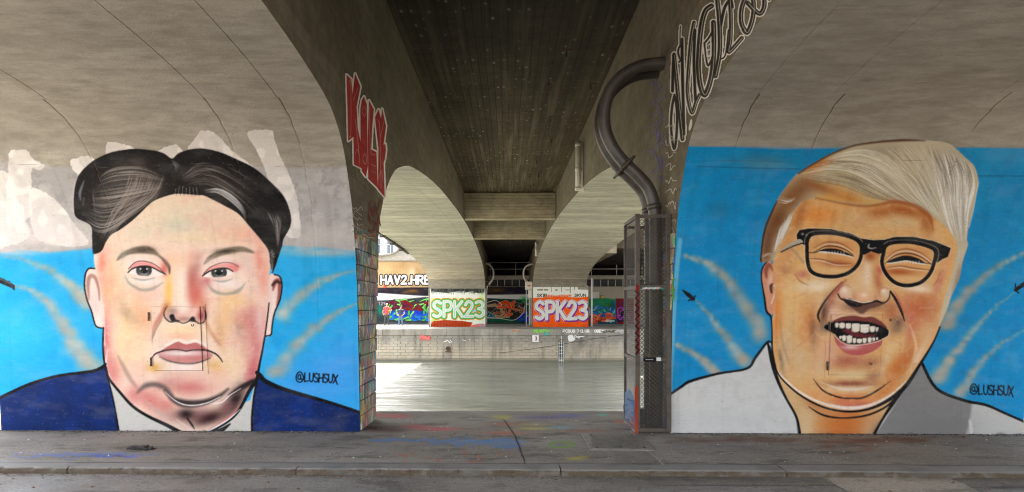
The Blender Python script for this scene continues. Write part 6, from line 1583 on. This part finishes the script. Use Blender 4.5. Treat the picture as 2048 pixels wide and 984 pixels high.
# the same loops at the far piers, seen small
for L, sgn in (([(971, 527), (978, 529), (985, 537), (987, 549), (984, 561), (977, 569), (973, 578), (972.5, 600), (972.5, 652)], -1), ([(1066, 528), (1057, 530), (1049, 537), (1047, 549), (1050, 559), (1056, 566), (1059, 580), (1059.5, 600), (1059.5, 653)], 1)):
    P = [tuple(float(q) for q in at_y(a, b, 52.3)) for a, b in L]
    t = thing('looping_pipe', (P[-1][0], 52.3, 0), 'pale pipe looping out of the %s beside the %s pier' % (('left bridge', 'green lettered far') if sgn < 0 else ('right bridge', 'orange far')), 'pipe', 'looping pipes at the far piers')
    MB().tube([tuple(q) for q in catmull(P, False, 4)], .08, 10).build('pipe_run', M['pale_pipe'], t)
    MB().tube([tuple(P[5]), tuple((np.array(P[5]) * .7 + np.array(P[6]) * .3))], .1, 10).build('collar', M['steel'], t)
x, y, z = [float(q) for q in at_y(1057.5, 571.5, 51.9)]
t = thing('control_box', (x, 51.9, z), 'pale square control box with a red mark beside the orange far pier', 'control box')
MB().box(x - .31, x + .31, 51.75, 52.0, z - .34, z + .34).build('box_body', M['boxgrey'], t, .015); MB().box(x - .11, x + .13, 51.73, 51.749, z - .06, z + .05).build('mark', M['red'], t); MB().box(x - .27, x + .27, 51.742, 51.7485, z - .3, z - .28).build('hinge', M['steel'], t)
MB().box(x - .06, x + .3, 51.8, 52.0, z - 1.0, z - .36).build('lower_box', M['boxgrey'], t, .01)
for dx in (-.2, .2):
    MB().box(x + dx - .035, x + dx + .035, 52.05, 52.12, 0.005, z - .2).build('post', M['rail'], t)
for zz in (.9, 1.9): MB().box(x - .165, x + .165, 52.06, 52.11, zz - .03, zz + .03).build('cross_rail', M['rail'], t)
# ------------------------------------------------------------------ people on the far promenade
def flat(name, c, r_=.7): return N(name).done(c, r_)
SKIN = flat('skin', (.55, .32, .23), .5)
def skin_obj(name, J, E, mat, parent, sub=1):
    names = list(J); ix = {n: i for i, n in enumerate(names)}
    me = bpy.data.meshes.new(name)
    me.from_pydata([J[n][0] for n in names], [(ix[a], ix[b]) for a, b in E], [])
    o = bpy.data.objects.new(name, me); COL.objects.link(o)
    m = o.modifiers.new('Skin', 'SKIN'); m.use_smooth_shade = True
    for n in names:
        v = me.skin_vertices[0].data[ix[n]]; r = J[n][1]
        v.radius = r if isinstance(r, tuple) else (r, r)
    me.skin_vertices[0].data[0].use_root = True
    o.modifiers.new('Subsurf', 'SUBSURF').levels = sub; o.modifiers['Subsurf'].render_levels = sub
    me.materials.append(mat)
    o.parent = parent
    ORG[o.name] = Vector((0, 0, 0))
    return o
def person(x, y, yaw, h, label, shirt, trousers, hair, arms, legs, sleeve=.55, lean=0.0, heavy=1.0):
    p = thing('person', (x, y, 0.0), label, 'person', 'people on the far promenade')
    p.rotation_euler = (0, 0, yaw); p.scale = (h / 1.75,) * 3
    J = {'pelvis': ((0, 0, .95), (.15 * heavy, .11 * heavy)), 'waist': ((0, .01 + lean * .4, 1.12), (.145 * heavy, .11 * heavy)), 'chest': ((0, lean, 1.32), (.165 * heavy, .115)), 'collar': ((0, lean * 1.2, 1.46), .07), 'neck': ((0, lean * 1.3 + .01, 1.53), .05),
         'jaw': ((0, lean * 1.4 + .03, 1.60), (.065, .07)), 'skull': ((0, lean * 1.4 + .02, 1.68), (.075, .088)), 'crown': ((0, lean * 1.4, 1.74), .05), 'nose': ((0, lean * 1.4 + .115, 1.635), .014)}
    E = [('pelvis', 'waist'), ('waist', 'chest'), ('chest', 'collar'), ('collar', 'neck'), ('neck', 'jaw'), ('jaw', 'skull'), ('skull', 'crown'), ('jaw', 'nose')]
    for s, sd in ((-1, 'L'), (1, 'R')):
        el, wr = arms[sd]; kn, an = legs[sd]
        J['ear' + sd] = ((s * .085, lean * 1.4 + .01, 1.65), .02); E.append(('skull', 'ear' + sd))
        J['sh' + sd] = ((s * .19 * heavy, lean, 1.42), .06); J['el' + sd] = (el, .042); J['wr' + sd] = (wr, .028)
        E += [('collar', 'sh' + sd), ('sh' + sd, 'el' + sd), ('el' + sd, 'wr' + sd)]
        d = (Vector(wr) - Vector(el)).normalized(); pal = Vector(wr) + d * .06
        J['palm' + sd] = (tuple(pal), (.034, .02)); E.append(('wr' + sd, 'palm' + sd))
        side = d.cross(Vector((0, 1, 0)));  side = side.normalized() if side.length > .1 else Vector((1, 0, 0))
        for k, L in enumerate((.075, .085, .08, .062)):
            b = pal + side * (k - 1.5) * .018 + d * .02; m = b + d * L * .55; e = m + d * L * .4 + Vector((0, -.012, -.012))
            J['f%d%s' % (k, sd)] = (tuple(b), .009); J['g%d%s' % (k, sd)] = (tuple(m), .0085); J['h%d%s' % (k, sd)] = (tuple(e), .007)
            E += [('palm' + sd, 'f%d%s' % (k, sd)), ('f%d%s' % (k, sd), 'g%d%s' % (k, sd)), ('g%d%s' % (k, sd), 'h%d%s' % (k, sd))]
        tb = Vector(wr) + d * .03 - side * .03; te = tb + d * .045 - side * .02
        J['t0' + sd] = (tuple(tb), .011); J['t1' + sd] = (tuple(te), .009); E += [('wr' + sd, 't0' + sd), ('t0' + sd, 't1' + sd)]
        J['hip' + sd] = ((s * .1, 0, .90), .09 * heavy); J['kn' + sd] = (kn, .06); J['an' + sd] = (an, .04); J['toe' + sd] = ((an[0] + s * .02, an[1] + .13, .035), .03)
        E += [('pelvis', 'hip' + sd), ('hip' + sd, 'kn' + sd), ('kn' + sd, 'an' + sd), ('an' + sd, 'toe' + sd)]
    body = skin_obj('body', J, E, SKIN, p)
    g = lambda n, add: (J[n][0], tuple(q + add for q in (J[n][1] if isinstance(J[n][1], tuple) else (J[n][1],) * 2)))
    sj = {'waist': g('waist', .03), 'pelvis': ((0, 0, .93), tuple(q + .03 for q in J['pelvis'][1])), 'chest': g('chest', .03), 'collar': g('collar', .022)}
    se = [('waist', 'pelvis'), ('waist', 'chest'), ('chest', 'collar')]
    for s, sd in ((-1, 'L'), (1, 'R')):
        sh, el = Vector(J['sh' + sd][0]), Vector(J['el' + sd][0])
        sj['sh' + sd] = g('sh' + sd, .026); sj['sl' + sd] = (tuple(sh.lerp(el, sleeve)), (.064, .064)); se += [('collar', 'sh' + sd), ('sh' + sd, 'sl' + sd)]
    skin_obj('shirt', sj, se, shirt, p)
    tj = {'seat': ((0, 0, 1.03), tuple(q + .015 for q in J['pelvis'][1])), 'crotch': ((0, 0, .90), tuple(q + .018 for q in J['pelvis'][1]))}; te_ = [('seat', 'crotch')]
    for sd in 'LR':
        hp = J['hip' + sd][0]; tj['hip' + sd] = ((hp[0] * 1.05, hp[1], .78), (.095 * heavy, .10)); tj['kn' + sd] = g('kn' + sd, .024); a = J['an' + sd][0]; tj['cuff' + sd] = ((a[0], a[1], .10), (.068, .068)); te_ += [('crotch', 'hip' + sd), ('hip' + sd, 'kn' + sd), ('kn' + sd, 'cuff' + sd)]
    skin_obj('trousers', tj, te_, trousers, p)
    for sd in 'LR':
        a, t_ = J['an' + sd][0], J['toe' + sd][0]
        skin_obj('shoe', {'heel': ((a[0], a[1] - .04, .045), (.045, .045)), 'mid': ((a[0], a[1] + .05, .045), (.05, .042)), 'tip': ((t_[0], t_[1] + .03, .04), (.042, .034))}, [('heel', 'mid'), ('mid', 'tip')], M['black'], p)
    L4 = lean * 1.4
    skin_obj('hair', {'back': ((0, L4 - .035, 1.64), (.075, .06)), 'top': ((0, L4 - .015, 1.73), (.085, .085)), 'front': ((0, L4 + .055, 1.755), (.055, .035))}, [('back', 'top'), ('top', 'front')], hair, p)
    for s in (-1, 1):
        MB().tube([(s * .03, L4 + .098, 1.665), (s * .03, L4 + .108, 1.665)], .01, 8).build('eye', M['black'], None).parent = p
    MB().box(-.022, .022, L4 + .098, L4 + .106, 1.585, 1.593).build('mouth', flat('lips', (.40, .16, .14)), None).parent = p
    return p
X_ = lambda px, Y: float(at_y(px, 654, Y)[0])
PL, RL_ = ((-.12, 0, .5), (-.16, .02, .08)), ((.12, .02, .5), (.15, .04, .08))
person(X_(773.5, 52.3), 52.3, pi, 1.93, 'person in a coral red shirt and black trousers standing on the sunny quay', flat('coral_cloth', (.60, .06, .06)), flat('black_cloth', (.03, .035, .035)), flat('white_hair', (.75, .70, .62)),
       {'L': ((-.40, .0, 1.22), (-.24, .12, 1.22)), 'R': ((.30, -.03, 1.14), (.25, .12, .98))}, {'L': PL, 'R': RL_}, .6, 0, 1.12)
person(X_(801.5, 52.2), 52.2, pi, 1.70, 'person in a navy top and blue jeans with hands on hips on the sunny quay', flat('navy_cloth', (.03, .035, .09)), flat('blue_denim', (.07, .13, .26)), flat('dark_hair', (.05, .035, .03)),
       {'L': ((-.36, -.02, 1.15), (-.19, .13, 1.0)), 'R': ((.36, -.02, 1.15), (.19, .13, 1.0))}, {'L': PL, 'R': RL_}, .6, 0, 1.12)
person(X_(1183, 51.95), 53.1, pi * .5, 1.74, 'person in a grey top and brown trousers half hidden beside the orange far pier', flat('grey_cloth', (.32, .32, .36)), flat('brown_cloth', (.09, .05, .03)), flat('black_hair', (.02, .018, .016)),
       {'L': ((-.26, .06, 1.16), (-.20, .26, 1.06)), 'R': ((.26, .05, 1.16), (.22, .25, 1.05))}, {'L': ((-.11, .2, .52), (-.13, .22, .08)), 'R': ((.11, .06, .5), (.13, -.05, .08))}, .9, .03)
